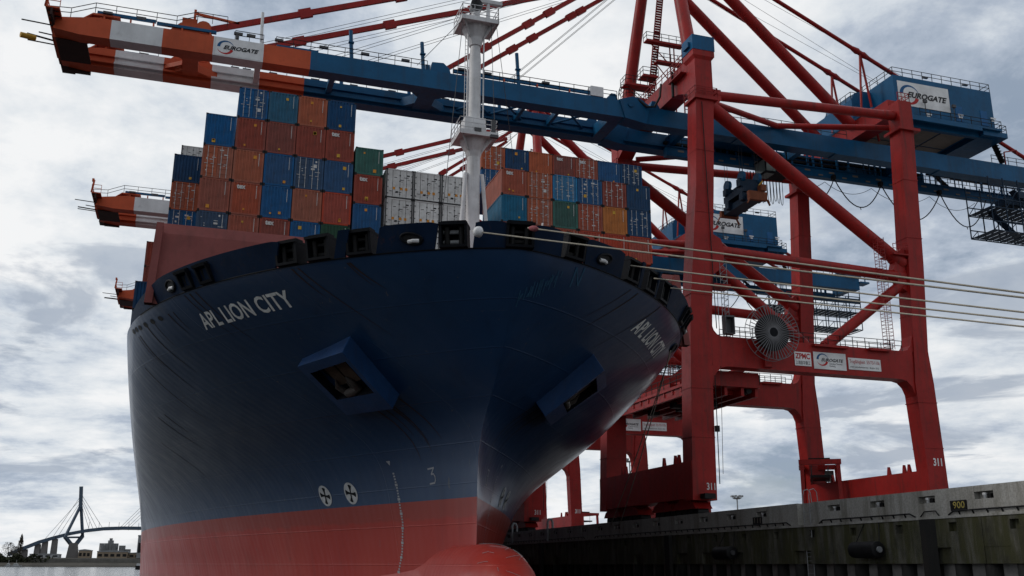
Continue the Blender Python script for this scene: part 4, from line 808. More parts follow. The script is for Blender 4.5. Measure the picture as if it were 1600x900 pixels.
for x, wn_ in ((13.83, 'column beside the tall coloured stack'), (16.3, 'middle column of the white block'), (18.8, 'column right behind the foremast')):
    stack(x, 78.8, 33.52, 2.73, 2.68, [('white', 'r'), ('white', 'r'), ('white', 'r')], wn_)
RB = 'column behind the foremast, quayside stack'
stack(24.52, 79.3, 35.2, 2.58, 2.62, [('rust', 'e', 'tex'), ('teal', 'e'), ('brown', 'e')], 'first ' + RB)
stack(27.02, 79.3, 35.2, 2.58, 2.66, [('orange', 'd'), ('orange', 'd'), ('rust', 'e')], 'second ' + RB)
stack(29.52, 79.3, 35.2, 2.58, 2.66, [('bright', 'd'), ('green', 'e'), ('rust', 'e')], 'third ' + RB)
stack(32.02, 79.3, 35.2, 2.58, 2.66, [('blue', 'd'), ('rust', 'd'), ('red', 'e')], 'fourth ' + RB)
stack(34.52, 79.3, 35.2, 2.58, 2.66, [('brown', 'd'), ('yellow', 'e'), ('red', 'e')], 'fifth ' + RB)
stack(37.02, 79.3, 35.2, 2.58, 2.66, [('navy', 'e'), ('navy', 'd'), ('red', 'e')], 'sixth ' + RB)
BB = 'column of row behind quayside stack'
for k, (r, x) in enumerate(zip([('orange', 'd'), ('navy', 'e'), ('orange', 'e'), ('brown', 'e', 'tex'), ('rust', 'd', 'tex'), ('blue', 'e'), ('navy', 'd')], (24.5, 27.0, 29.5, 32.0, 34.5, 37.0, 39.5))):
    rest = [('blue', 'd')] if k == 0 else [('brown', 'e')] if k < 6 else [('blue', 'e')]
    stack(x, 86.0, 40.35, 2.55, 2.6, [r] + rest, f'{COLN[k]} {BB}')
stack(-4.2, 104, 43.9, 2.6, 2.6, [('white', 'r'), ('rust', 'e'), ('blue', 'e'), ('brown', 'e')], 'farther bay peeping over the tall stack')
stack(-6.3, 98.5, 30.9, 2.6, 2.6, [('brown', 'e'), ('brown', 'e')], 'outboard tier behind the breakwater edge')
stack(-6.2, 88.0, 23.9, 2.6, 2.6, [('navy', 'e'), ('navy', 'e')], 'low outboard tier beside the breakwater edge')

# ------------------------------------------------------------------ ship-to-shore gantry crane
cr = thing('gantry_crane', (63, 99.5, 4.8), 'front red gantry crane, striped boom over the ship, big cable reel on its portal', 'crane', 'gantry cranes along the quay')
def P_(mb, name, mats, parent=cr, sm=False, fix=True):
    o = mb.build(name, mats, parent, fix=fix)
    return smooth_angle(o, 40) if sm else o
NY0, NY1, FY0, FY1 = 87.9, 89.9, 109.4, 111.4        # near and far leg planes
def leg(secs, name='leg'):
    o = P_(MB().loft(secs), name, M_red)
    for z in (12.6, 17.6, 27.6, 36.9, 44.2):
        v = [spline([q_[0] for q_ in secs], [q_[k] for q_ in secs], z) for k in (1, 2, 3, 4)]; P_(MB().box(v[0] - 0.045, v[1] + 0.045, v[2] - 0.045, v[3] + 0.045, z, z + 0.09), 'flange', M_red, o)
    return o
for n0, n1, s in ((NY0, NY1, 1), (FY0, FY1, -1)):
    f = (lambda a, b: (a, b)) if s > 0 else (lambda a, b: (a, b))
    flare = 0.5
    o = leg([(6.4, 47.2, 49.9, n0 - (0 if s > 0 else 0.0), n1), (18.5, 47.6, 50.1, n0, n1), (25.5, 47.9, 50.45, n0, n1), (40, 49.35, 51.5, n0, n1), (50.4, 49.9, 52.1, n0, n1)])
    P_(MB().box(49.6, 52.5, n0 - 0.3, n1 + 0.3, 50.4, 50.75), 'collar', M_red, o)
    P_(MB().loft([(50.75, 49.95, 52.1, n0, n1), (55.4, 49.95, 52.1, n0, n1), (55.8, 49.7, 52.4, n0 - 0.2, n1 + 0.2), (56.5, 49.7, 52.4, n0 - 0.2, n1 + 0.2)]), 'leg_head', M_red, o)
    P_(MB().box(49.65, 52.45, n0 - 0.25, n1 + 0.25, 56.503, 58.3).box(49.35, 49.64, n0 + 0.3, n1 - 0.5, 56.9, 57.5), 'sheave_housing', M_blue, o)
    q = MB(); q.rail([(49.65, n1 + 0.25, 50.76), (49.65, n0 - 0.28, 50.76), (52.45, n0 - 0.28, 50.76), (52.45, n1 + 0.25, 50.76)], 1.1, 1.2, 0.03); P_(q, 'collar_railing', M_red, o)
    o = leg([(6.4, 75.7, 78.3, n0, n1 - 0.4), (10.4, 75.75, 78.2, n0, n1 - 0.2), (19.8, 75.4, 77.9, n0, n1), (23.4, 75.7, 77.6, n0, n1), (34, 76.35, 78.4, n0, n1), (50.6, 77.35, 79.2, n0, n1)])
    P_(MB().box(76.9, 79.9, n0 - 0.4, n1 + 0.5, 50.6, 50.95), 'collar', M_red, o); P_(MB().loft([(50.95, 77.4, 79.3, n0, n1), (54.6, 77.4, 79.3, n0, n1)]), 'leg_head', M_red, o)
    q = MB(); q.rail([(77.5, n0 + 0.1, 54.6), (79.2, n0 + 0.1, 54.6), (79.2, n1, 54.6)], 1.1, 0.6, 0.03); P_(q, 'head_railing', M_red, o)
    # portal beam with rounded haunches
    q = MB(); q.box(50.3, 75.55, n0 + 0.15, n1 - 0.15, 20.1, 23.3); pb = P_(q, 'portal_beam', M_red)
    q = MB()
    for xa, xb, za, zb in ((50.1, 52.0, 18.0, 20.1), (75.5, 73.7, 18.2, 20.1), (50.3, 51.5, 24.8, 23.3), (75.8, 74.4, 25.2, 23.3)): q.prism([(xa, za), (xa + (xb - xa) * 0.28, za + (zb - za) * 0.62), (xa + (xb - xa) * 0.62, za + (zb - za) * 0.92), (xb, zb), (xa, zb)], 'y', n0 + 0.16, n1 - 0.16)
    P_(q, 'haunch', M_red, pb)
    q = MB(); q.rail([(52.2, n0 + 0.25, 23.3), (66.2, n0 + 0.25, 23.3), (74.3, n0 + 0.25, 23.3)], 1.15, 1.6, 0.03); q.rail([(52.2, n1 - 0.25, 23.3), (74.3, n1 - 0.25, 23.3)], 1.15, 1.6, 0.03); P_(q, 'railing', M_dark, pb)
    P_(MB().box(69.6, 72.4, n0 - 0.35, n0 + 0.14, 23.0, 23.28).box(62.5, 66.8, n0 - 0.35, n0 + 0.14, 22.95, 23.22), 'bracket_platform', M_red, pb)
    # tubular bracing of the side frame
    ym = (n0 + n1) / 2
    for a, b_, r in (((51.5, ym, 51.6), (77.3, ym, 52.9), 0.55), ((52.0, ym, 50.3), (76.3, ym, 33.8), 0.78), ((51.2, ym, 33.0), (76.4, ym, 32.3), 0.62), ((51.2, ym, 31.6), (62.2, ym, 23.2), 0.6), ((76.2, ym, 31.7), (64.6, ym, 23.2), 0.6)):
        a = Vector(a); b_ = Vector(b_); d = (b_ - a).normalized(); q = MB(); q.tube([a, b_], r, 18); q.tube([b_ - d * 1.6, b_ - d * 1.5, b_ - d * 0.2], [r, r * 1.1, r * 1.1], 18); P_(q, 'brace', M_red, cr, True)
    q = MB(); q.prism([(50.2, 52.2), (50.2, 47.3), (51.8, 48.9), (53.4, 51.0), (53.4, 52.2)], 'y', ym - 0.5, ym + 0.5); q.prism([(76.2, 35.8), (76.2, 30.4), (75.2, 31.0), (74.6, 33), (75.2, 35)], 'y', ym - 0.5, ym + 0.5); q.prism([(51, 34.8), (51, 30), (52.3, 31), (52.6, 33), (52.2, 34.2)], 'y', ym - 0.6, ym + 0.6); P_(q, 'gusset', M_red)
    q = MB(); q.box(74.2, 76.35, n0 - 0.2, n1 + 0.2, 34.6, 34.75); o = P_(q, 'landing', M_red); q = MB(); q.rail([(74.2, n0 - 0.2, 34.75), (76.3, n0 - 0.2, 34.75)], 1.1, 0.8, 0.03); P_(q, 'railing', M_red, o)
    # pipe runs along the big diagonal
    q = MB()
    for off in (0.85, 0.95): q.tube([(55, n0 + 0.9, 48.3 + off), (74, n0 + 0.9, 35.4 + off)], 0.05, 5)
    for k in range(8): f = (k + 0.5) / 8; x = 55 + 19 * f; z = 48.3 - 12.9 * f; q.beam((x, n0 + 0.9, z), (x, n0 + 0.9, z + 1.0), 0.1, 0.06)
    P_(q, 'pipe_run', M_red)
# sill beams, bogies
def sill(x0, x1, z0, name='sill_beam'):
    o = P_(MB().box(x0, x1, NY0 + 0.06, FY1 - 0.06, z0, 10.25), name, M_red)
    q = MB()
    for k, yv in enumerate((91.2, 92.0, 94.6, 104.3, 105.2)): q.prism([(yv - 0.25, 10.25), (yv + 0.25, 10.25), (yv + 0.16, 10.7), (yv + 0.05, 11.15), (yv - 0.05, 11.15), (yv - 0.16, 10.7)], 'x', x0 + 0.2, x0 + 0.5)
    P_(q, 'lug', M_red, o)
    for yc in (90.6, 95.6, 103.7, 108.7):
        b_ = P_(MB().prism([(yc - 2.4, 5.6), (yc + 2.4, 5.6), (yc + 1.9, z0 - 0.42), (yc + 0.8, z0 - 0.02), (yc - 0.8, z0 - 0.02), (yc - 1.9, z0 - 0.42)], 'x', x0 + 0.35, x1 - 0.35), 'bogie', M_red)
        for dy in (-1.8, -0.6, 0.6, 1.8): q = MB(); q.tube([(x0 + 0.7, yc + dy, 5.28), (x1 - 0.7, yc + dy, 5.28)], 0.5, 14); P_(q, 'wheel', M_dark, b_, True)
sill(47.25, 49.85, 6.6); sill(75.75, 78.25, 7.4)
MB().box(48.0, 49.2, 86.9, 87.88, 6.5, 7.0).build('rail_buffer', M_dark, cr)
# upper cross beams along the quay
q = MB(); q.prism([(NY1, 51.9), (NY1 + 2.2, 52.9), (NY1 + 4, 53.3), (FY0 - 4, 53.3), (FY0 - 2.2, 52.9), (FY0, 51.9), (FY0, 56.2), (NY1, 56.2)], 'x', 50.0, 52.0); tb = P_(q, 'top_beam', M_red)
q = MB(); q.rail([(49.9, NY1, 56.2), (49.9, FY0, 56.2)], 1.1, 1.5, 0.035); q.rail([(52.1, NY1, 56.2), (52.1, FY0, 56.2)], 1.1, 1.5, 0.035); q.box(49.25, 49.99, 90, 93.2, 54.6, 54.7); q.rail([(49.3, 90, 54.7), (49.3, 93.2, 54.7)], 1.1, 0.8, 0.03); P_(q, 'railing', M_red, tb)
q = MB(); q.box(77.6, 79.8, NY1, FY0, 53.4, 55.6); P_(q, 'top_beam', M_red)
# A-frame, back legs
AN, AF = Vector((52.2, 96.8, 78.2)), Vector((52.2, 103.2, 78.4))
for b_, a, s in (((50.9, 90.2, 56.2), AN, 1), ((50.9, 109.2, 56.2), AF, -1)):
    q = MB(); q.tube([b_, a], [0.85, 0.72], 18); P_(q, 'frame_leg', M_red, cr, True)
    q = MB(); q.tube([a, (77.6, a.y + 0.1 * s, 55.2)], 0.72, 18); P_(q, 'back_leg', M_red, cr, True)
q = MB(); q.tube([AN, AF], 0.8, 14); q.box(51, 53.4, 95.8, 98, 77.5, 79.5); q.box(51, 53.4, 102, 104.2, 77.5, 79.5); P_(q, 'apex_beam', M_red)
for yv, xr in ((96.9, 0), (103.1, 0)):
    node = Vector((80.0, yv, 66.2)); end = Vector((106, yv, 54.4)); a = Vector((53, yv, 78.3)); d = (end - a).normalized()
    q = MB(); q.tube([a, node - d * 1.4, node - d * 0.5, node - d * 0.2, node + d * 0.2, node + d * 0.5, node + d * 1.4, end], [0.27, 0.27, 0.44, 0.34, 0.34, 0.44, 0.27, 0.27], 10); st = P_(q, 'back_stay', M_red, cr, True)
    q = MB(); q.tube([node, (79.0, yv, 53.6)], 0.15, 8); q.tube([node, (81.6, yv, 53.6)], 0.15, 8); P_(q, 'stay_prop', M_red, st)
def bar(a, b_, w, h, nodes):
    a = Vector(a); b_ = Vector(b_); d = (b_ - a).normalized(); q = MB(); q.beam(a, b_, w, h)
    for f in nodes: c = a.lerp(b_, f); q.beam(c - d * 0.7, c + d * 0.7, w * 1.25, h * 1.7)
    return P_(q, 'fore_stay', M_red)
for yv in (96.9, 103.1):
    bar((49.0, yv, 74.6), (-3.0, yv, 54.0), 0.3, 0.62, (0.2, 0.4, 0.6, 0.8)); bar((49.0, yv, 74.0), (22.6, yv, 53.5), 0.3, 0.5, (0.25, 0.3, 0.5, 0.6, 0.8))
q = MB()
for yv in (97.6, 98.4, 101.6, 102.4):
    for x1, z1, za in ((2, 53.6, 74.8), (10, 53.5, 74.4), (30, 53.4, 73.6)): q.tube([(49.5, yv, za), (x1, yv, z1)], 0.028, 4)
for yv in (98.2, 101.8): q.tube([(53, yv, 77.5), (95, yv, 62)], 0.03, 4); q.tube([(53, yv, 76.5), (86, yv, 62)], 0.03, 4)
P_(q, 'hoist_wire', M_rope)
q = MB()
for xa, ya, xb, yb in ((52.3, 90.6, 65.5, 95.8), (77.6, 90.2, 65.5, 95.8), (52.3, 108.8, 65.5, 104.2), (77.6, 109.2, 65.5, 104.2)): q = MB(); q.tube([(xa, ya, 51.9), (xb, yb, 52.9)], 0.36, 12); P_(q, 'plan_brace', M_red, cr, True)
# boom
BANDS = [(-17.0, -11.75, 1), (-11.75, -6.8, 2), (-6.8, -1.8, 1), (-1.8, 3.3, 2), (3.3, 8.2, 1), (8.2, 44.8, 0)]
BM = [M_blue, M_orange, M_white]
girders = []
for ya, yb, s in ((96.0, 97.7, 1), (102.3, 104.0, -1)):
    q = MB(); zb, zt = 51.0, 53.15
    q.add([(-17, ya, 51.35), (-17, yb, 51.35), (-17, yb, 52.55), (-17, ya, 52.55)], [(0, 1, 2, 3)], 1)
    for x0, x1, mi in BANDS:
        if x0 == -17:
            q.prism([(-17, 51.3), (-14.6, zb), (x1, zb), (x1, zt), (-13.2, zt), (-15.6, 52.75), (-17, 52.55)], 'y', ya, yb, mi); continue
        n = max(1, round((x1 - x0) / 6))
        for k in range(n): a = x0 + (x1 - x0) * k / n; c = x0 + (x1 - x0) * (k + 1) / n; q.box(a, c, ya, yb, zb, zt, mi)
    g = P_(q, 'boom_girder', BM); girders.append(g)
    q = MB(); inn = yb if s > 0 else ya                         # trolley rail shelf on the inner face
    for x0, x1, mi in BANDS: q.box(x0, x1, *sorted((inn + 0.002 * s, inn + 0.42 * s)), 51.32, 51.52, mi); q.box(x0, x1, *sorted((inn + 0.002 * s, inn + 0.25 * s)), 52.2, 52.32, mi)
    P_(q, 'rail_shelf', BM, g)
    q = MB(); xs = [-17.2, -15.2, -13.4, -4.5, -3.2, -2.6] ; oy = ya + 0.12 if s > 0 else yb - 0.12
    q.rail([(-17.6, oy, 52.6), (-15.6, oy, 52.75), (-13.4, oy, 53.75), (-5.6, oy, 53.75), (-3.6, oy, 54.6), (-0.6, oy, 54.6)], 1.1, 1.9, 0.03); q.rail([(0.3, oy, 53.15), (3.2, oy, 53.15)], 1.1, 1.5, 0.03); q.rail([(4.5, oy, 53.2), (21, oy, 53.2)], 1.1, 1.9, 0.03); q.rail([(24, oy, 53.2), (44, oy, 53.2)], 1.1, 1.9, 0.03)
    P_(q, 'railing', M_dark, g)
    q = MB(); q.box(-13.2, -7.6, oy - 0.03, oy + 0.3, 53.72, 54.0); q.box(-7.5, -1.6, oy - 0.03, oy + 0.3, 53.55, 53.85); q.box(4.6, 9, oy, oy + 0.3, 53.2, 53.42); q.box(24, 41, oy + 0.02, oy + 0.3, 53.45, 53.85); P_(q, 'cable_tray', M_blue, g)
    q = MB()
    for x in (-12.5, -10, -7.8, -5, -2.2, 26, 30, 34, 38): q.box(x - 0.08, x + 0.08, oy - 0.02, oy + 0.25, 53.15, 53.6)
    for x in (-14.8, -13.6): q.beam((x, (ya + yb) / 2, 52.7), (x + 1.2, (ya + yb) / 2, 53.7), 1.2, 0.12)
    q.box(-13.6, -11, ya + 0.1, yb - 0.1, 53.5, 53.7); P_(q, 'tray_bracket', M_orange, g)
    q = MB(); yc = (ya + yb) / 2; q.prism([(-6.3, 53.16), (-5.2, 54.3), (-3.4, 54.3), (-2.2, 53.7), (-1.9, 53.16)], 'y', yc - 0.55, yc + 0.55); q.box(-5.1, -3.6, yc - 0.4, yc + 0.4, 54.3, 55.0); q.tube([(-2.9, yc - 0.6, 54.1), (-2.9, yc + 0.6, 54.1)], 0.75, 14); q.beam((-3.9, yc, 55.0), (-3.9, yc, 56.3), 0.25, 0.25); q.beam((-3.9, yc, 55.9), (0.6, yc, 55.5), 0.2, 0.25); P_(q, 'stay_housing', M_orange, g)
    q = MB(); q.prism([(21.4, 53.16), (21.6, 54.4), (22.9, 54.5), (23.6, 53.9), (23.8, 53.16)], 'y', yc - 0.5, yc + 0.5); q.box(20.9, 21.4, yc - 0.3, yc + 0.3, 53.16, 54.1); P_(q, 'stay_housing', M_blue, g)
    q = MB()
    for x in (12.6, 20.6, 31.8): q.tube([(x, oy + 0.2 * s, 53.15), (x - 0.25, oy + 0.2 * s, 56.6 if x < 30 else 57.2)], 0.22, 8); q.box(x - 0.45, x + 0.15, oy + 0.05 * s - 0.2, oy + 0.05 * s + 0.2, 55.0, 55.15)
    P_(q, 'latch_post', M_blue, g)
    q = MB(); q.tube([(3.0, oy + 0.2 * s, 53.15), (2.9, oy + 0.2 * s, 57.0)], 0.16, 8); P_(q, 'lightning_post', M_white, g)
    q = MB()
    for x in (-12.2, -9, 0.6, 1.9, 4.8, 9.5, 14, 18.5, 25, 28, 35): q.box(x - 0.45, x + 0.45, oy - 0.25, oy + 0.1, 53.75, 53.98)
    q.box(0.35, 0.7, oy - 0.2, oy + 0.2, 53.3, 53.8); P_(q, 'floodlight', M_lamp, g)
    # fixed rear girder
    q = MB(); q.box(47.4, 60, ya, yb, 50.6, 52.8); q.box(60, 74, ya, yb, 50.5, 52.75); q.box(74, 90, ya, yb, 50.4, 52.7); xe = 116.6 if s > 0 else 93
    q.box(90, xe, ya, yb, 50.3, 52.65); q.box(47.4, xe, *sorted((inn, inn + 0.42 * s)), 50.95, 51.15); P_(q, 'rear_girder', M_blue)
    q = MB(); q.prism([(44.9, 50.9), (47.6, 50.5), (48.2, 52.8), (46.9, 53.7), (45.9, 53.8), (44.2, 53.2)], 'y', ya - 0.18, yb + 0.18); q.tube([(45.6, ya - 0.35, 52.7), (45.6, yb + 0.35, 52.7)], 0.35, 14); q.prism([(42.6, 53.16), (43.3, 54.0), (43.9, 54.0), (44.2, 53.16)], 'y', ya + 0.2, yb - 0.2); q.prism([(48.3, 52.8), (48.7, 53.9), (49.2, 53.9), (49.8, 52.8)], 'y', ya + 0.3, yb - 0.3); P_(q, 'boom_hinge', M_blue)
    q = MB(); q.rail([(44.2, oy, 53.2), (44.6, oy, 54.3), (45.6, oy, 54.3), (47.5, oy, 52.8)], 1.0, 0.7, 0.03); q.rail([(53, oy, 52.8), (76, oy, 52.8)], 1.1, 1.9, 0.03); q.rail([(99, oy, 52.7), (116, oy, 52.7)], 1.1, 1.4, 0.03); P_(q, 'railing', M_dark)
q = MB(); q.box(40.6, 42.2, 95.9, 97.3, 53.18, 54.4); P_(q, 'switch_cabinet', M_white)
# tip platform and boom cross members
q = MB(); q.box(-17.6, -16.3, 93.9, 106.0, 52.35, 52.5, 1); q.box(-17.3, -15.9, 97.7, 102.3, 51.2, 52.3, 1); q.box(-16.9, -14.0, 97.72, 102.28, 51.0, 51.15, 0); q.box(-17.1, -16.9, 93.9, 106, 51.6, 52.34, 0)
for k in range(12): yv = 94.4 + k; q.box(-17.5, -16.4, yv, yv + 0.08, 52.2, 52.34, 0)
q.box(-17.2, -15.9, 104.02, 106, 51.4, 52.0, 0); q.box(-16.4, -14.2, 104.02, 104.7, 50.9, 51.3, 0)
tp = P_(q, 'tip_platform', [M_tip, M_orange])
q = MB(); q.rail([(-16.3, 93.9, 52.5), (-17.6, 93.9, 52.5), (-17.6, 106, 52.5), (-16.3, 106, 52.5)], 1.15, 1.3, 0.03); q.beam((-17.6, 94.1, 52.5), (-17.4, 94.1, 54.4), 0.25, 0.25); q.box(-17.7, -17.4, 93.9, 94.4, 54.2, 54.6); P_(q, 'tip_railing', M_orange, tp)
q = MB()
for yv, ln in ((96.5, 2.9), (98.6, 1.6), (100.6, 2.9)): q.beam((-17.1, yv, 51.8), (-17.1 - ln, yv, 51.95), 0.10, 0.10)
q.beam((-17.1, 99.6, 51.7), (-19.7, 98.4, 51.5), 0.14, 0.14); P_(q, 'tip_arm', M_dark, tp)
q = MB(); q.tube([(-18.9, 98.6, 51.2), (-20.2, 98.0, 51.05)], 0.28, 10); P_(q, 'warning_beacon', M_cyel, tp)
q = MB()
q.box(-4.8, -3.2, 97.7, 102.3, 51.3, 52.6, 1)
for x0, x1 in ((-4.8, -6.2), (-3.2, -1.2)):
    for s, y0 in ((1, 97.72), (-1, 102.28)): q.prism([(x0, y0), (x1, y0), (x1 * 0.6 + x0 * 0.4, y0 + 0.35 * s), (x0, y0 + 1.1 * s)], 'z', 51.4, 52.3, 1)
q.box(2.6, 3.2, 97.7, 102.3, 51.4, 52.4, 2); q.box(10.6, 11.2, 97.7, 102.3, 51.5, 52.3, 0); q.box(20.6, 22.6, 97.7, 102.3, 51.2, 52.6, 0)
for x0, x1 in ((20.6, 19.2), (22.6, 24.6)):
    for s, y0 in ((1, 97.72), (-1, 102.28)): q.prism([(x0, y0), (x1, y0), (x0, y0 + 1.5 * s)], 'z', 51.3, 52.4, 0)
for x in (33.0, 37.2): q.box(x, x + 0.4, 97.7, 102.3, 51.5, 52.2, 0)
q.box(43.4, 44.9, 97.7, 102.3, 51.0, 52.5, 0)
q.beam((-3.2, 99.2, 52.0), (0.8, 97.72, 52.0), 0.3, 0.5, 1); q.beam((-4.8, 100.8, 52.0), (-6.6, 102.28, 52.0), 0.3, 0.5, 1)
P_(q, 'boom_crossbeam', BM)
q = MB()
for xa, xb in ((26, 30), (30, 34), (38, 42)): q.tube([(xa, 97.7, 52), (xb, 102.3, 52)], 0.14, 8); q.tube([(xa, 102.3, 52), (xb, 97.7, 52)], 0.14, 8)
P_(q, 'boom_diagonal', M_blue)
q = MB(); q.box(53.5, 54.3, 97.7, 102.3, 51.2, 52.4); q.box(70, 70.8, 97.7, 102.3, 51, 52.3); q.box(86, 87, 97.7, 102.3, 51, 52.3); q.box(115.2, 116.6, 97.7, 102.3, 50.6, 52.5); P_(q, 'rear_crossbeam', M_blue)
q = MB(); q.box(113.6, 116.8, 95.6, 98.2, 52.66, 53.3); q.box(115.2, 117.4, 95.3, 100, 53.3, 53.6); q.prism([(112.2, 53.301), (113.6, 54.9), (114.4, 54.9), (115.0, 53.301)], 'y', 96.1, 97.4); q.box(113.2, 114.9, 95.9, 97.8, 54.9, 55.2); q.box(116.6, 118.6, 95.6, 97.6, 51.6, 51.9); q.beam((118.4, 96.6, 51.9), (118.4, 96.6, 53.4), 0.15, 0.15); P_(q, 'girder_end_gear', M_blue)
q = MB()
for x in (101.5, 106.5, 111): q.beam((x, 96.3, 52.7), (x, 96.3, 54.6), 0.14, 0.14); q.beam((x, 96.3, 54.6), (x + 2.2, 96.3, 55.2), 0.14, 0.14); q.beam((x + 2.2, 96.3, 55.2), (x + 2.2, 96.3, 54.5), 0.14, 0.14)
P_(q, 'rope_guide', M_red)
# hanging service walkways beside the rear girders
q = MB(); q.box(53, 115, 101.4, 102.25, 49.55, 50.75); q.box(53, 115, 101.25, 101.398, 50.75, 50.85); w_ = P_(q, 'service_walkway', M_blue)
q = MB(); x = 53.5; hr_ = random.Random(9)
while x < 114.8: q.beam((x, 101.55, 50.75), (x, 101.55, 53.0), 0.13 if hr_.random() < 0.7 else 0.3, 0.13); x += hr_.choice((0.9, 1.3, 1.8, 2.4))
P_(q, 'hanger', M_blue, w_); q = MB(); q.rail([(53, 101.45, 50.86), (115, 101.45, 50.86)], 1.1, 1.9, 0.03); P_(q, 'railing', M_dark, w_)
q = MB(); q.box(53, 80, 101.9, 102.24, 51.4, 51.7); q.box(60, 92, 101.9, 102.24, 52.1, 52.35); q.tube([(93, 101.8, 52.4), (106, 101.8, 52.4)], 0.16, 8); P_(q, 'pipe_run', M_dark, w_)
q = MB(); q.beam((94.2, 101.8, 52.6), (96.4, 101.8, 50.9), 0.7, 0.1); P_(q, 'stair', M_dark, w_)
q = MB(); x = 55.0
while x < 104: q.box(x - 0.42, x + 0.42, 101.36, 101.395, 50.2, 50.45); q.box(x + 1.6, x + 2.3, 101.36, 101.395, 49.75, 49.95); x += 3.7
P_(q, 'number_plate', M_panel, w_)
# sign on the boom
def emblem_sign(org, u, v, w, h_, parent, small=None):
    org = Vector(org); u = Vector(u); v = Vector(v); n = u.cross(v).normalized(); q = MB(); a = [org, org + u * w, org + u * w + v * h_, org + v * h_]
    q.add([p - n * 0.05 for p in a] + a, [(4, 5, 6, 7), (0, 1, 5, 4), (1, 2, 6, 5), (2, 3, 7, 6), (3, 0, 4, 7)]); sg = P_(q, 'sign', M_sign, parent)
    e = MB(); lift = n * 0.012; sc = h_ * 0.43
    if small: swoosh(e, org + u * (w * 0.27) + v * (h_ * 0.56) + lift, u, v, h_ * 0.40, 0, 1); fit_text(e, 'EUROGATE', org + u * (w * 0.23) + v * (h_ * 0.46) + lift * 3, u, v, w * 0.68, h_ * 0.19, 0.015, 0.35, 2); fit_text(e, small, org + u * (w * 0.47) + v * (h_ * 0.14) + lift, u, v, w * 0.40, h_ * 0.26, 0, 0, 2)
    else: swoosh(e, org + u * (w * 0.215) + v * (h_ * 0.47) + lift, u, v, h_ * 0.44, 0, 1); fit_text(e, 'EUROGATE', org + u * (w * 0.17) + v * (h_ * 0.36) + lift * 3, u, v, w * 0.78, h_ * 0.24, 0.035, 0.35, 2)
    P_(e, 'emblem', [M_lblue, M_lred, M_black], sg, fix=False)
emblem_sign((-1.55, 95.985, 51.12), (1, 0, 0), (0, 0, 1), 4.6, 1.95, girders[0])
# machinery house
X0, X1, Y0_, Y1_, Z0_, Z1_ = 82.4, 98.2, 94.0, 107.0, 56.7, 61.95
mh = P_(MB().box(X0, X1, Y0_, Y1_, Z0_, Z1_), 'machinery_house', M_blue)
q = MB(); q.box(X0 - 3.2, X0 - 0.003, 98.5, 107, Z0_, Z1_ - 1.9); q.prism([(X0 - 3.2, Z1_ - 1.9), (X0 - 0.003, Z1_ - 1.9), (X0 - 0.003, Z1_ - 0.4), (X0 - 1.4, Z1_ - 0.45), (X0 - 2.6, Z1_ - 0.9)], 'y', 98.5, 104.5); P_(q, 'annex', M_blue, mh)
q = MB(); q.box(X0 - 4.5, X1 + 0.3, 93.2, 107.8, 55.9, 56.2); q.box(X1 - 2.5, X1 + 1.5, 93.6, 107, 55.2, 55.9); q.box(X0 - 1, X1 - 3, 93.2, 93.4, 55.5, 55.9); q.box(X0, X1, 94.4, 95, 55.1, 55.9); q.box(X0, X1, 106, 106.6, 55.1, 55.9); q.box(X0 + 0.5, X1 - 0.5, 94.05, 106.9, 56.2, 56.7); P_(q, 'house_platform', M_blue, mh)
q = MB()
for k in range(3):
    for j in range(2): q.box(X0 + 0.4 + k * 4.2, X0 + 4.3 + k * 4.2, 95.1 + j * 5.5, 100.3 + j * 5.5, 55.82, 55.895)
P_(q, 'soffit_panel', M_panel, mh)
q = MB(); q.rail([(X0, 100, Z1_), (X0 + 0.05, Y0_ + 0.05, Z1_), (X1 - 0.05, Y0_ + 0.05, Z1_), (X1 - 0.05, Y1_, Z1_)], 1.15, 1.6, 0.03); q.rail([(X0 - 3.2, 104, Z1_ - 1.9), (X0 - 3.2, 98.6, Z1_ - 1.9), (X0, 98.6, Z1_ - 1.9)], 1.1, 1.2, 0.03); q.rail([(X0 + 3, 93.25, 56.2), (X1 + 0.3, 93.25, 56.2), (X1 + 0.3, 96, 56.2)], 1.1, 1.6, 0.03); q.rail([(X1 + 0.4, 93.65, 55.9), (X1 + 1.45, 93.65, 55.9), (X1 + 1.45, 100, 55.9)], 1.1, 0.8, 0.03); P_(q, 'railing', M_dark, mh)
emblem_sign((X0 + 0.55, Y0_ - 0.06, 57.75), (1, 0, 0), (0, 0, 1), 8.1, 3.45, mh)
for x in (91.9, 96.0): P_(MB().box(x, x + 1.1, Y0_ - 0.05, Y0_ - 0.002, 56.75, 58.9), 'door', M_lblue, mh); 
q = MB()
for x in (86.6, 91.2): q.beam((x, Y0_ - 0.5, 56.2), (x, Y0_ - 0.5, 58.4), 0.08, 0.08); q.box(x - 0.25, x + 0.25, Y0_ - 0.7, Y0_ - 0.4, 58.3, 58.7)
for x in (88.0, 94.5): q.box(x - 0.4, x + 0.4, Y0_ + 0.3, Y0_ + 0.6, Z1_ + 0.6, Z1_ + 0.8)
P_(q, 'floodlight', M_lamp, mh)
q = MB()
for x, z in ((92.2, 57.6), (97.6, 57.9), (87.0, 56.9)): q.box(x, x + 0.9, Y0_ - 0.07, Y0_ - 0.055, z, z + 0.22); q.box(x + 0.1, x + 0.7, Y0_ - 0.07, Y0_ - 0.055, z - 0.35, z - 0.12)
P_(q, 'notice', M_sign, mh)
q = MB(); q.beam((X1 + 1.2, 96, 55.9), (100.7, 96, 52.7), 0.8, 0.12)
for k in range(8): f = k / 8; q.box(X1 + 1.2 + 1.3 * f, X1 + 1.45 + 1.3 * f, 95.5, 96.5, 55.8 - 3.1 * f, 55.88 - 3.1 * f)
P_(q, 'stair', M_dark, mh)
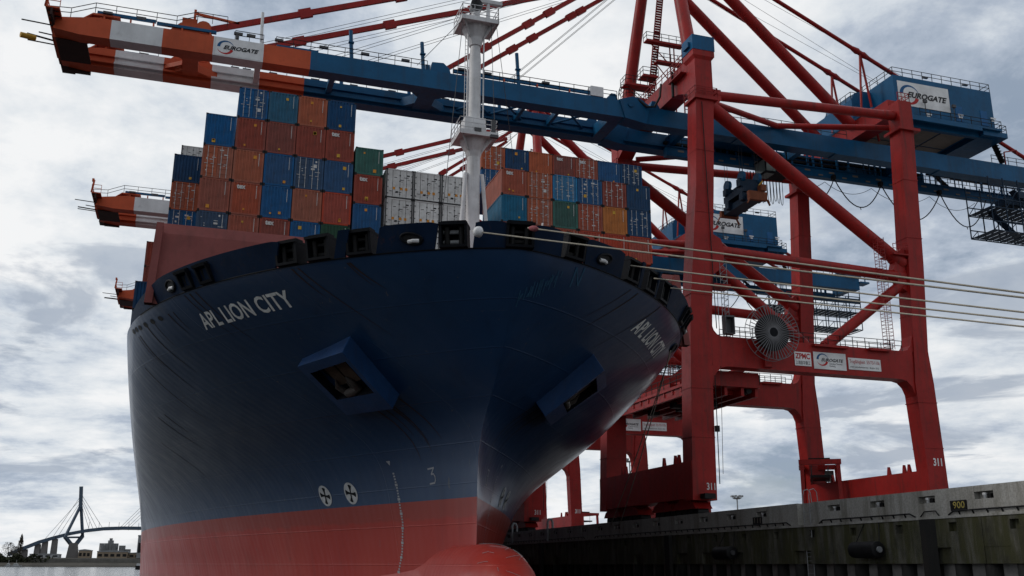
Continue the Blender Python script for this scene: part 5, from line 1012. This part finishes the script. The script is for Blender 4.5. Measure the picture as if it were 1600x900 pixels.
# trolley with cab, festoon cables
q = MB(); q.box(59.0, 66.5, 98.0, 102.0, 51.6, 52.2); q.box(58.6, 59.4, 97.8, 102.2, 51.3, 51.9); q.box(66, 66.8, 97.8, 102.2, 51.3, 51.9); tr = P_(q, 'trolley', M_blue)
q = MB(); q.box(65.3, 69.0, 98.6, 101.0, 47.9, 48.05); q.box(66.9, 69.0, 98.65, 100.95, 48.05, 49.75); q.box(65.2, 69.1, 98.5, 101.1, 49.75, 49.9)
for x, yv in ((65.36, 98.66), (65.36, 100.94), (66.8, 98.66), (66.8, 100.94)): q.beam((x, yv, 48.0), (x, yv, 49.8), 0.12, 0.12)
for x in (66.2, 68.6):
    for yv in (98.8, 100.8): q.beam((x, yv, 49.9), (x, yv, 51.6), 0.14, 0.14)
P_(q, 'operator_cab', M_navyf, tr); cb = tr.children[-1]
for x0, x1, y0, y1, z0, z1 in ((65.45, 66.72, 98.60, 98.64, 48.1, 49.7), (65.28, 65.32, 98.75, 100.85, 48.1, 49.7), (65.45, 66.72, 100.96, 101.0, 48.1, 49.7), (65.5, 66.7, 98.9, 100.7, 47.85, 47.895)): P_(MB().box(x0, x1, y0, y1, z0, z1), 'cab_window', M_glass, cb)
q = MB()
for k in range(11):
    x = 65.3 + k * 0.47; w = 0.2; d = 3.1 + 0.25 * math.sin(k * 2.1)
    q.tube([(x - w, 102.5, 49.5), (x - w, 102.5, 48.2), (x - w * 0.9, 102.5, 48.6 - d * 0.7), (x - w * 0.5, 102.5, 48.6 - d * 0.95), (x, 102.5, 48.6 - d), (x + w * 0.5, 102.5, 48.6 - d * 0.95), (x + w * 0.9, 102.5, 48.6 - d * 0.7), (x + w, 102.5, 48.2), (x + w, 102.5, 49.5)], 0.04, 5)
P_(q, 'bunched_festoon', M_dark)
q = MB()
for xa, xb, dp in ((77.2, 84.6, 3.6), (84.6, 94.2, 4.4), (94.2, 102.0, 4.4), (71.6, 77.2, 3.2)):
    pts = [(xa + (xb - xa) * k / 14, 101.0, 49.4 - dp * (1 - (2 * k / 14 - 1) ** 2)) for k in range(15)]; q.tube(pts, 0.075, 6); q.tube([(p[0], 103, 49.7 - (49.4 - p[2]) * 0.35) for p in pts], 0.035, 5); c = pts[7]; q.tube([c, (c[0] + 0.1, c[1], c[2] - 0.35)], 0.05, 5)
for x in (77.2, 84.6, 94.2): q.box(x - 0.2, x + 0.2, 100.8, 101.395, 49.3, 49.9)
P_(q, 'festoon_cable', M_dark)
# maintenance cage under the rear end
q = MB(); xs_ = [95.2 + 2.4 * k for k in range(9)]; xe_ = xs_[-1]
for yv in (93.5, 97.5):
    for x in xs_: q.beam((x, yv, 41.8), (x, yv, 49.2), 0.12, 0.12)
    for z in (41.8, 43.0, 45.0, 46.2, 48): q.beam((95.2, yv, z), (xe_, yv, z), 0.12, 0.12)
    for k, x in enumerate(xs_[:-1]): q.beam((x, yv, 45), (x + 2.4, yv, 48), 0.08, 0.08); q.beam((x, yv, 41.8), (x + 1.2, yv, 43.0), 0.08, 0.08); q.beam((x + 1.2, yv, 41.8), (x + 1.2, yv, 43.0), 0.06, 0.06); q.beam((x + 1.2, yv, 45), (x + 1.2, yv, 46.2), 0.06, 0.06)
for z in (41.8, 45.0):
    for k in range(17): q.box(95.3 + k * 1.12, 96.2 + k * 1.12, 93.6, 97.4, z + 0.07, z + 0.14)
q.beam((97, 95.5, 45), (101, 95.5, 41.9), 1.0, 0.15); q.beam((101, 95.5, 48.6), (104.5, 95.5, 45.2), 1.0, 0.15)
for x in (95.2, xe_): q.beam((x, 93.5, 41.8), (x, 97.5, 41.8), 0.13, 0.13); q.beam((x, 93.5, 45), (x, 97.5, 45), 0.13, 0.13)
q.beam((100, 93.6, 47.2), (xe_, 93.6, 47.2), 0.3, 0.9); q.box(98.5, 101.5, 94.2, 96, 46.0, 46.9); P_(q, 'maintenance_cage', M_cage)
# cable reel
rc = Vector((56.75, 86.7, 23.75)); q = MB()
q.tube([rc + Vector((0, -0.35, 0)), rc + Vector((0, 1.2, 0))], 0.5, 18); rl = P_(q, 'cable_reel', M_navyf, cr, True)
q = MB(); q.tube([rc + Vector((0, -0.18, 0)), rc + Vector((0, 0.25, 0))], 1.95, 40); P_(q, 'cable_coil', M_dark, rl)
q = MB()
for k in range(44):
    a = 2 * math.pi * k / 44; d = Vector((math.cos(a), 0, math.sin(a)))
    for yo in ((-0.32, 0.32) if k % 4 == 0 else (-0.32,)): q.beam(rc + d * 0.45 + Vector((0, yo, 0)), rc + d * 2.95 + Vector((0, yo * 1.5, 0)), 0.065, 0.05, upv=(0, 1, 0))
for yo in (-0.48, 0.48): q.tube([rc + Vector((2.95 * math.cos(t * math.pi / 32), yo, 2.95 * math.sin(t * math.pi / 32))) for t in range(65)], 0.035, 5, caps=False)
P_(q, 'spoke', M_spoke, rl); rl.children[-1]['kind'] = 'stuff'
q = MB(); q.box(56.25, 57.25, 87.6, 88.04, 20.3, 24.0); q.box(56.35, 57.15, 87.2, 87.6, 23.3, 24.2); P_(q, 'reel_bracket', M_red, rl)
# signs on the portal beam
for fy, tail in ((NY0 + 0.15, ''),):
    yb = fy - 0.03
    def board(x, z, w, h_):
        q = MB(); q.box(x, x + w, yb - 0.03, yb, z, z + h_); return P_(q, 'sign', M_sign)
    o = board(60.15, 20.75, 2.05, 1.5); q = MB(); fit_text(q, 'ZPMC', (60.25, yb - 0.045, 21.5), (1, 0, 0), (0, 0, 1), 1.8, 0.62, 0.03, 0, 0); fit_text(q, '上海振华重工', (60.25, yb - 0.045, 20.88), (1, 0, 0), (0, 0, 1), 1.8, 0.42, 0, 0, 1); P_(q, 'lettering', [M_lred, M_black], o, fix=False)
    emblem_sign((62.5, yb - 0.04, 20.55), (1, 0, 0), (0, 0, 1), 4.1, 1.85, pb.parent and [c for c in cr.children if c.name.startswith('portal_beam')][0], 'Container Terminal\nHamburg')
    o = board(66.9, 20.75, 4.2, 1.3); q = MB(); fit_text(q, 'Tragfähigkeit  55/75/110t', (67.05, yb - 0.045, 21.35), (1, 0, 0), (0, 0, 1), 3.9, 0.5, 0, 0, 0); fit_text(q, 'unter Lastaufnahmemittel   Baujahr 2012', (67.1, yb - 0.045, 20.92), (1, 0, 0), (0, 0, 1), 3.7, 0.24, 0, 0, 1); P_(q, 'lettering', [M_lred, M_black], o, fix=False)
q = MB(); fit_text(q, '311', (76.6, NY0 - 0.012, 10.7), (1, 0, 0), (0, 0, 1), 1.15, 0.85, 0.03); fit_text(q, '311', (48.8, NY0 - 0.012, 7.4), (1, 0, 0), (0, 0, 1), 0.95, 0.7, 0.02); P_(q, 'leg_number', M_sign, fix=False)
# lashing platform between the waterside legs
q = MB(); q.box(48.5, 56.9, NY1, FY0, 18.4, 18.7); q.box(48.6, 56.8, NY1, NY1 + 0.4, 18.7, 20.0); q.box(48.6, 56.8, FY0 - 0.4, FY0, 18.7, 20.0)
for k in range(6): q.box(49.4 + k * 1.2, 50.3 + k * 1.2, 96, 104, 18.71, 19.5 + 0.3 * (k % 2))
lp = P_(q, 'lashing_platform', M_red); q = MB()
for x in (48.7, 50.8, 52.8, 54.8, 56.5): q.box(x, x + 0.35, NY1 + 0.4, FY0 - 0.4, 17.5, 18.398)
for yv in range(92, 109, 2): q.box(48.6, 56.8, yv, yv + 0.25, 17.9, 18.396)
P_(q, 'platform_beam', M_red, lp); q = MB(); q.rail([(56.85, NY1, 18.7), (56.85, FY0, 18.7)], 1.1, 1.5, 0.03); q.rail([(48.55, NY1, 18.7), (48.55, FY0, 18.7)], 1.1, 1.5, 0.03); P_(q, 'railing', M_dark, lp)
q = MB()
for k in range(7): q.box(50.4 + (k % 3) * 1.7, 51.5 + (k % 3) * 1.7, 91.6 + k * 1.9, 92.6 + k * 1.9, 17.1, 17.7)
q.tube([(55.9, 90.5, 18.2), (55.9, 109, 18.2)], 0.35, 10); P_(q, 'underslung_shade_gear', M_dark, lp)  # dark gear added so its colour deepens the shade under the platform
# lift, ladder cages
q = MB()
for x in (51.9, 52.7):
    for yv in (88.3, 89.1): q.beam((x, yv, 23.3), (x, yv, 31.5), 0.05, 0.05)
for k in range(12): z = 23.4 + 0.68 * k; q.beam((51.9, 88.3, z), (52.7, 88.3, z), 0.04, 0.04); q.beam((51.9, 88.3, z), (52.7, 88.3, z + 0.68), 0.035, 0.035); q.beam((52.7, 88.3, z), (52.7, 89.1, z), 0.04, 0.04)
lt = P_(q, 'lift_mast', M_steel); q = MB(); q.box(51.75, 52.85, 87.5, 88.25, 23.5, 23.6); q.box(51.75, 51.85, 87.5, 88.25, 23.6, 25.3); q.box(52.75, 52.85, 87.5, 88.25, 23.6, 25.3); q.box(51.75, 52.85, 87.5, 88.25, 25.3, 25.5); q.box(51.9, 52.7, 88.1, 88.2, 23.6, 25.3); P_(q, 'lift_car', M_lamp, lt); P_(MB().box(50.5, 52.9, 87.9, 89.4, 28.6, 29.0), 'lift_landing', M_red, lt)
q = MB()
for x in (72.0, 72.9):
    for yv in (87.6, 88.3): q.beam((x, yv, 23.3), (x, yv, 36.4), 0.045, 0.045)
z = 23.6
while z < 36.4: q.beam((72.0, 87.6, z), (72.9, 87.6, z), 0.04, 0.04); q.beam((72.0, 88.3, z), (72.9, 88.3, z), 0.04, 0.04); q.beam((72.0, 87.6, z), (72.0, 88.3, z), 0.04, 0.04); q.beam((72.9, 87.6, z), (72.9, 88.3, z), 0.04, 0.04); z += 0.42
P_(q, 'ladder_cage', M_red)
# stairs and landings beside the far A-frame leg
ql = MB(); q = ql; rl2 = MB()
def landing(x0, x1, y0, y1, z): q.box(x0, x1, y0, y1, z + 0.12, z + 0.25); q.box(x0, x1, y0 - 0.05, y0, z, z + 0.3); rl2.rail([(x0, y1, z + 0.25), (x0, y0, z + 0.25), (x1, y0, z + 0.25), (x1, y1, z + 0.25)], 1.1, 1.1, 0.03)
for z, x0, x1 in ((58.0, 48.9, 52.6), (60.0, 48.9, 53.0), (61.6, 51.4, 53.6)): landing(x0, x1, 103.9, 105.6, z)
landing(51.6, 57.0, 102.9, 103.9, 66.2); landing(53.0, 57.0, 102.9, 103.9, 63.4)
P_(ql, 'landing', M_red); q = MB()
for x in (55.2, 55.8, 57.0): q.beam((x, 103.5, 56.6), (x, 103.5, 66.2), 0.13, 0.13)
q.beam((52.6, 103.6, 66.2), (55.2, 103.6, 63.6), 0.1, 0.1); q.beam((53.2, 103.6, 63.4), (55.2, 103.6, 61.0), 0.1, 0.1)
P_(q, 'frame_post', M_red); q = MB()
a = Vector((52.6, 104.9, 56.6)); c = Vector((54.3, 103.9, 73.6))
for dy in (-0.42, 0.42): q.beam(a + Vector((dy, 0, 0)), c + Vector((dy, 0, 0)), 0.09, 0.2)
n = 46
for k in range(n): m_ = a.lerp(c, (k + 0.5) / n); q.box(m_.x - 0.42, m_.x + 0.42, m_.y - 0.16, m_.y + 0.16, m_.z - 0.06, m_.z + 0.06)
o = P_(q, 'access_stair', M_red); P_(rl2, 'railing', M_dark, o)
q = MB(); q.tube([(49.5, 95.4, 55.8), (49.2, 95.2, 54.0), (48.5, 95.3, 52.6), (47.6, 95.6, 52.6), (46.6, 95.9, 53.6)], 0.14, 6); q.tube([(49.6, 92.7, 56), (49.6, 92.7, 52.8)], 0.18, 8); P_(q, 'hose_loop', M_dark)
q = MB(); q.tube([(50.5, 87.75, 50), (50.8, 87.75, 24)], 0.05, 5); q.tube([(50.3, 87.75, 19), (50.2, 87.75, 8)], 0.05, 5); q.box(50.0, 50.4, 87.5, 87.85, 13.2, 13.8); q.tube([(51.0, 87.7, 20), (50.6, 87.7, 9)], 0.03, 4); P_(q, 'cable_conduit', M_dark)
# copies further along the quay
for dy, lab in ((52.0, 'second red gantry crane, its blue house seen between the front crane legs'), (106.0, 'third red gantry crane, lower portal legs showing beside the bow beyond the second crane')):
    c = copy_tree(cr); c.location.y += dy; c['label'] = lab
    for ch in list(c.children_recursive):
        if ch.name.startswith('warning_beacon'): bpy.data.objects.remove(ch)
# spreader hanging under the trolley
sp = thing('container_spreader', (62.6, 100, 44), 'dark blue and orange container spreader hanging on ropes under the front crane', 'spreader')
q = MB(); q.box(61.3, 63.9, 97.6, 102.4, 44.4, 45.2); q.box(61.0, 64.2, 97.9, 98.7, 45.2, 46.2); q.box(61.0, 64.2, 101.2, 102.0, 45.2, 46.0); q.box(61.8, 63.2, 99.2, 100.8, 45.2, 45.9); P_(q, 'head_block', M_cage, sp)
q = MB()
for x, yv in ((61.5, 98.2), (63.7, 98.2), (61.5, 101.6), (63.7, 101.6)): q.tube([(x - 0.2, yv, 46.5), (x + 0.2, yv, 46.5)], 0.72, 18)
P_(q, 'sheave', M_blue, sp, True)
q = MB(); q.box(61.7, 63.5, 97.0, 103.2, 43.2, 44.0); q.box(61.2, 64.0, 97.8, 98.6, 43.4, 44.38); q.box(61.2, 64.0, 101.2, 102.0, 43.4, 44.38); P_(q, 'main_beam', M_cage, sp)
q = MB(); q.box(61.35, 63.85, 96.5, 97.0, 43.0, 44.1); q.box(61.35, 63.85, 103.2, 103.7, 43.0, 43.8)
for x in (61.4, 63.8):
    for yv in (96.5, 103.7): q.beam((x, yv, 43.1), (x + (0.35 if x > 62 else -0.35), yv, 42.4), 0.3, 0.08)
P_(q, 'end_beam', M_rustor, sp)
q = MB(); q.box(63.25, 63.95, 96.7, 98.4, 44.4, 45.2); P_(q, 'twistlock_box', M_rustor, sp)
q = MB(); q.tube([(63.2, 97.2, 45.2), (63.9, 97.4, 45.9), (64.1, 98.6, 45.3), (63.9, 99.6, 44.7)], 0.09, 5); P_(q, 'yellow_hose', M_cyel, sp)
q = MB()
for x, yv in ((61.3, 98.2), (61.7, 98.2), (63.5, 98.2), (63.9, 98.2), (61.3, 101.8), (61.7, 101.8), (63.5, 101.8), (63.9, 101.8)): q.tube([(x, yv, 46.9), (x, yv, 51.6)], 0.032, 5)
P_(q, 'hoist_rope', M_rope, sp)

# ------------------------------------------------------------------ mooring lines
M_lash = paint('faded_lashing', (0.30, 0.09, 0.10), 0.8, 0.3, 3, 0.2, bump=0)
M_moor = paint('mooring_rope', (0.36, 0.33, 0.27), 0.8, 0.3, 3, 0.2, bump=0)
def rope(a, b_, sag, lab, r=0.046, eye=True):
    a = Vector(a); b_ = Vector(b_); pts = []
    for k in range(41):
        t = k / 40; p = a.lerp(b_, t); p.z -= sag * 4 * t * (1 - t); pts.append(p)
    o = MB().tube(pts, r, 7).build('mooring_line', M_moor, None, True, origin=a); tag(o, lab, 'mooring line', 'mooring lines from the bow')
    return o
for a, b_, s, lab in (((14.44, 52.35, 18.95), (45.36, 12.6, 4.2), 0.06, 'pale mooring line from the roller fairlead under the foremast to the quay'),
                      ((17.39, 50.88, 19.0), (45.36, 13.2, 4.25), 0.05, 'pale mooring line from the stem fairlead, uppermost of the five'),
                      ((26.15, 55.76, 19.0), (45.36, 13.5, 4.2), 0.08, 'pale mooring line leaving the bow just below the red orange containers'),
                      ((28.92, 57.94, 19.0), (45.36, 13.6, 4.15), 0.06, 'pale mooring line second from the bottom of the five crossing the crane leg'),
                      ((31.09, 59.73, 19.0), (45.36, 13.9, 4.1), 0.05, 'pale mooring line lowest of the five crossing the crane leg')):
    o = rope(a, b_, s, lab)
    d = (Vector(b_) - Vector(a)).normalized()
    if a[0] < 20:
        q = MB(); q.tube([Vector(a) + d * 0.1, Vector(a) + d * 0.3, Vector(a) + d * 0.55, Vector(a) + d * 0.75], [0.1, 0.3, 0.34, 0.1] if a[0] < 16 else [0.08, 0.16, 0.18, 0.08], 10); q.build('chafe_sleeve', M_mastw if a[0] < 16 else M_lash, o, True)
for k, (a, b_, lab) in enumerate((((35.45, 68.6, 16.6), (45.3, 101.5, 4.35), 'pale mooring line dropping from the ship side beside the name to the quay'), ((35.9, 69.6, 16.5), (45.3, 104.0, 4.35), 'thin dark mooring line right beside the dropping pale one'))):
    rope(a, b_, 0.4, lab)
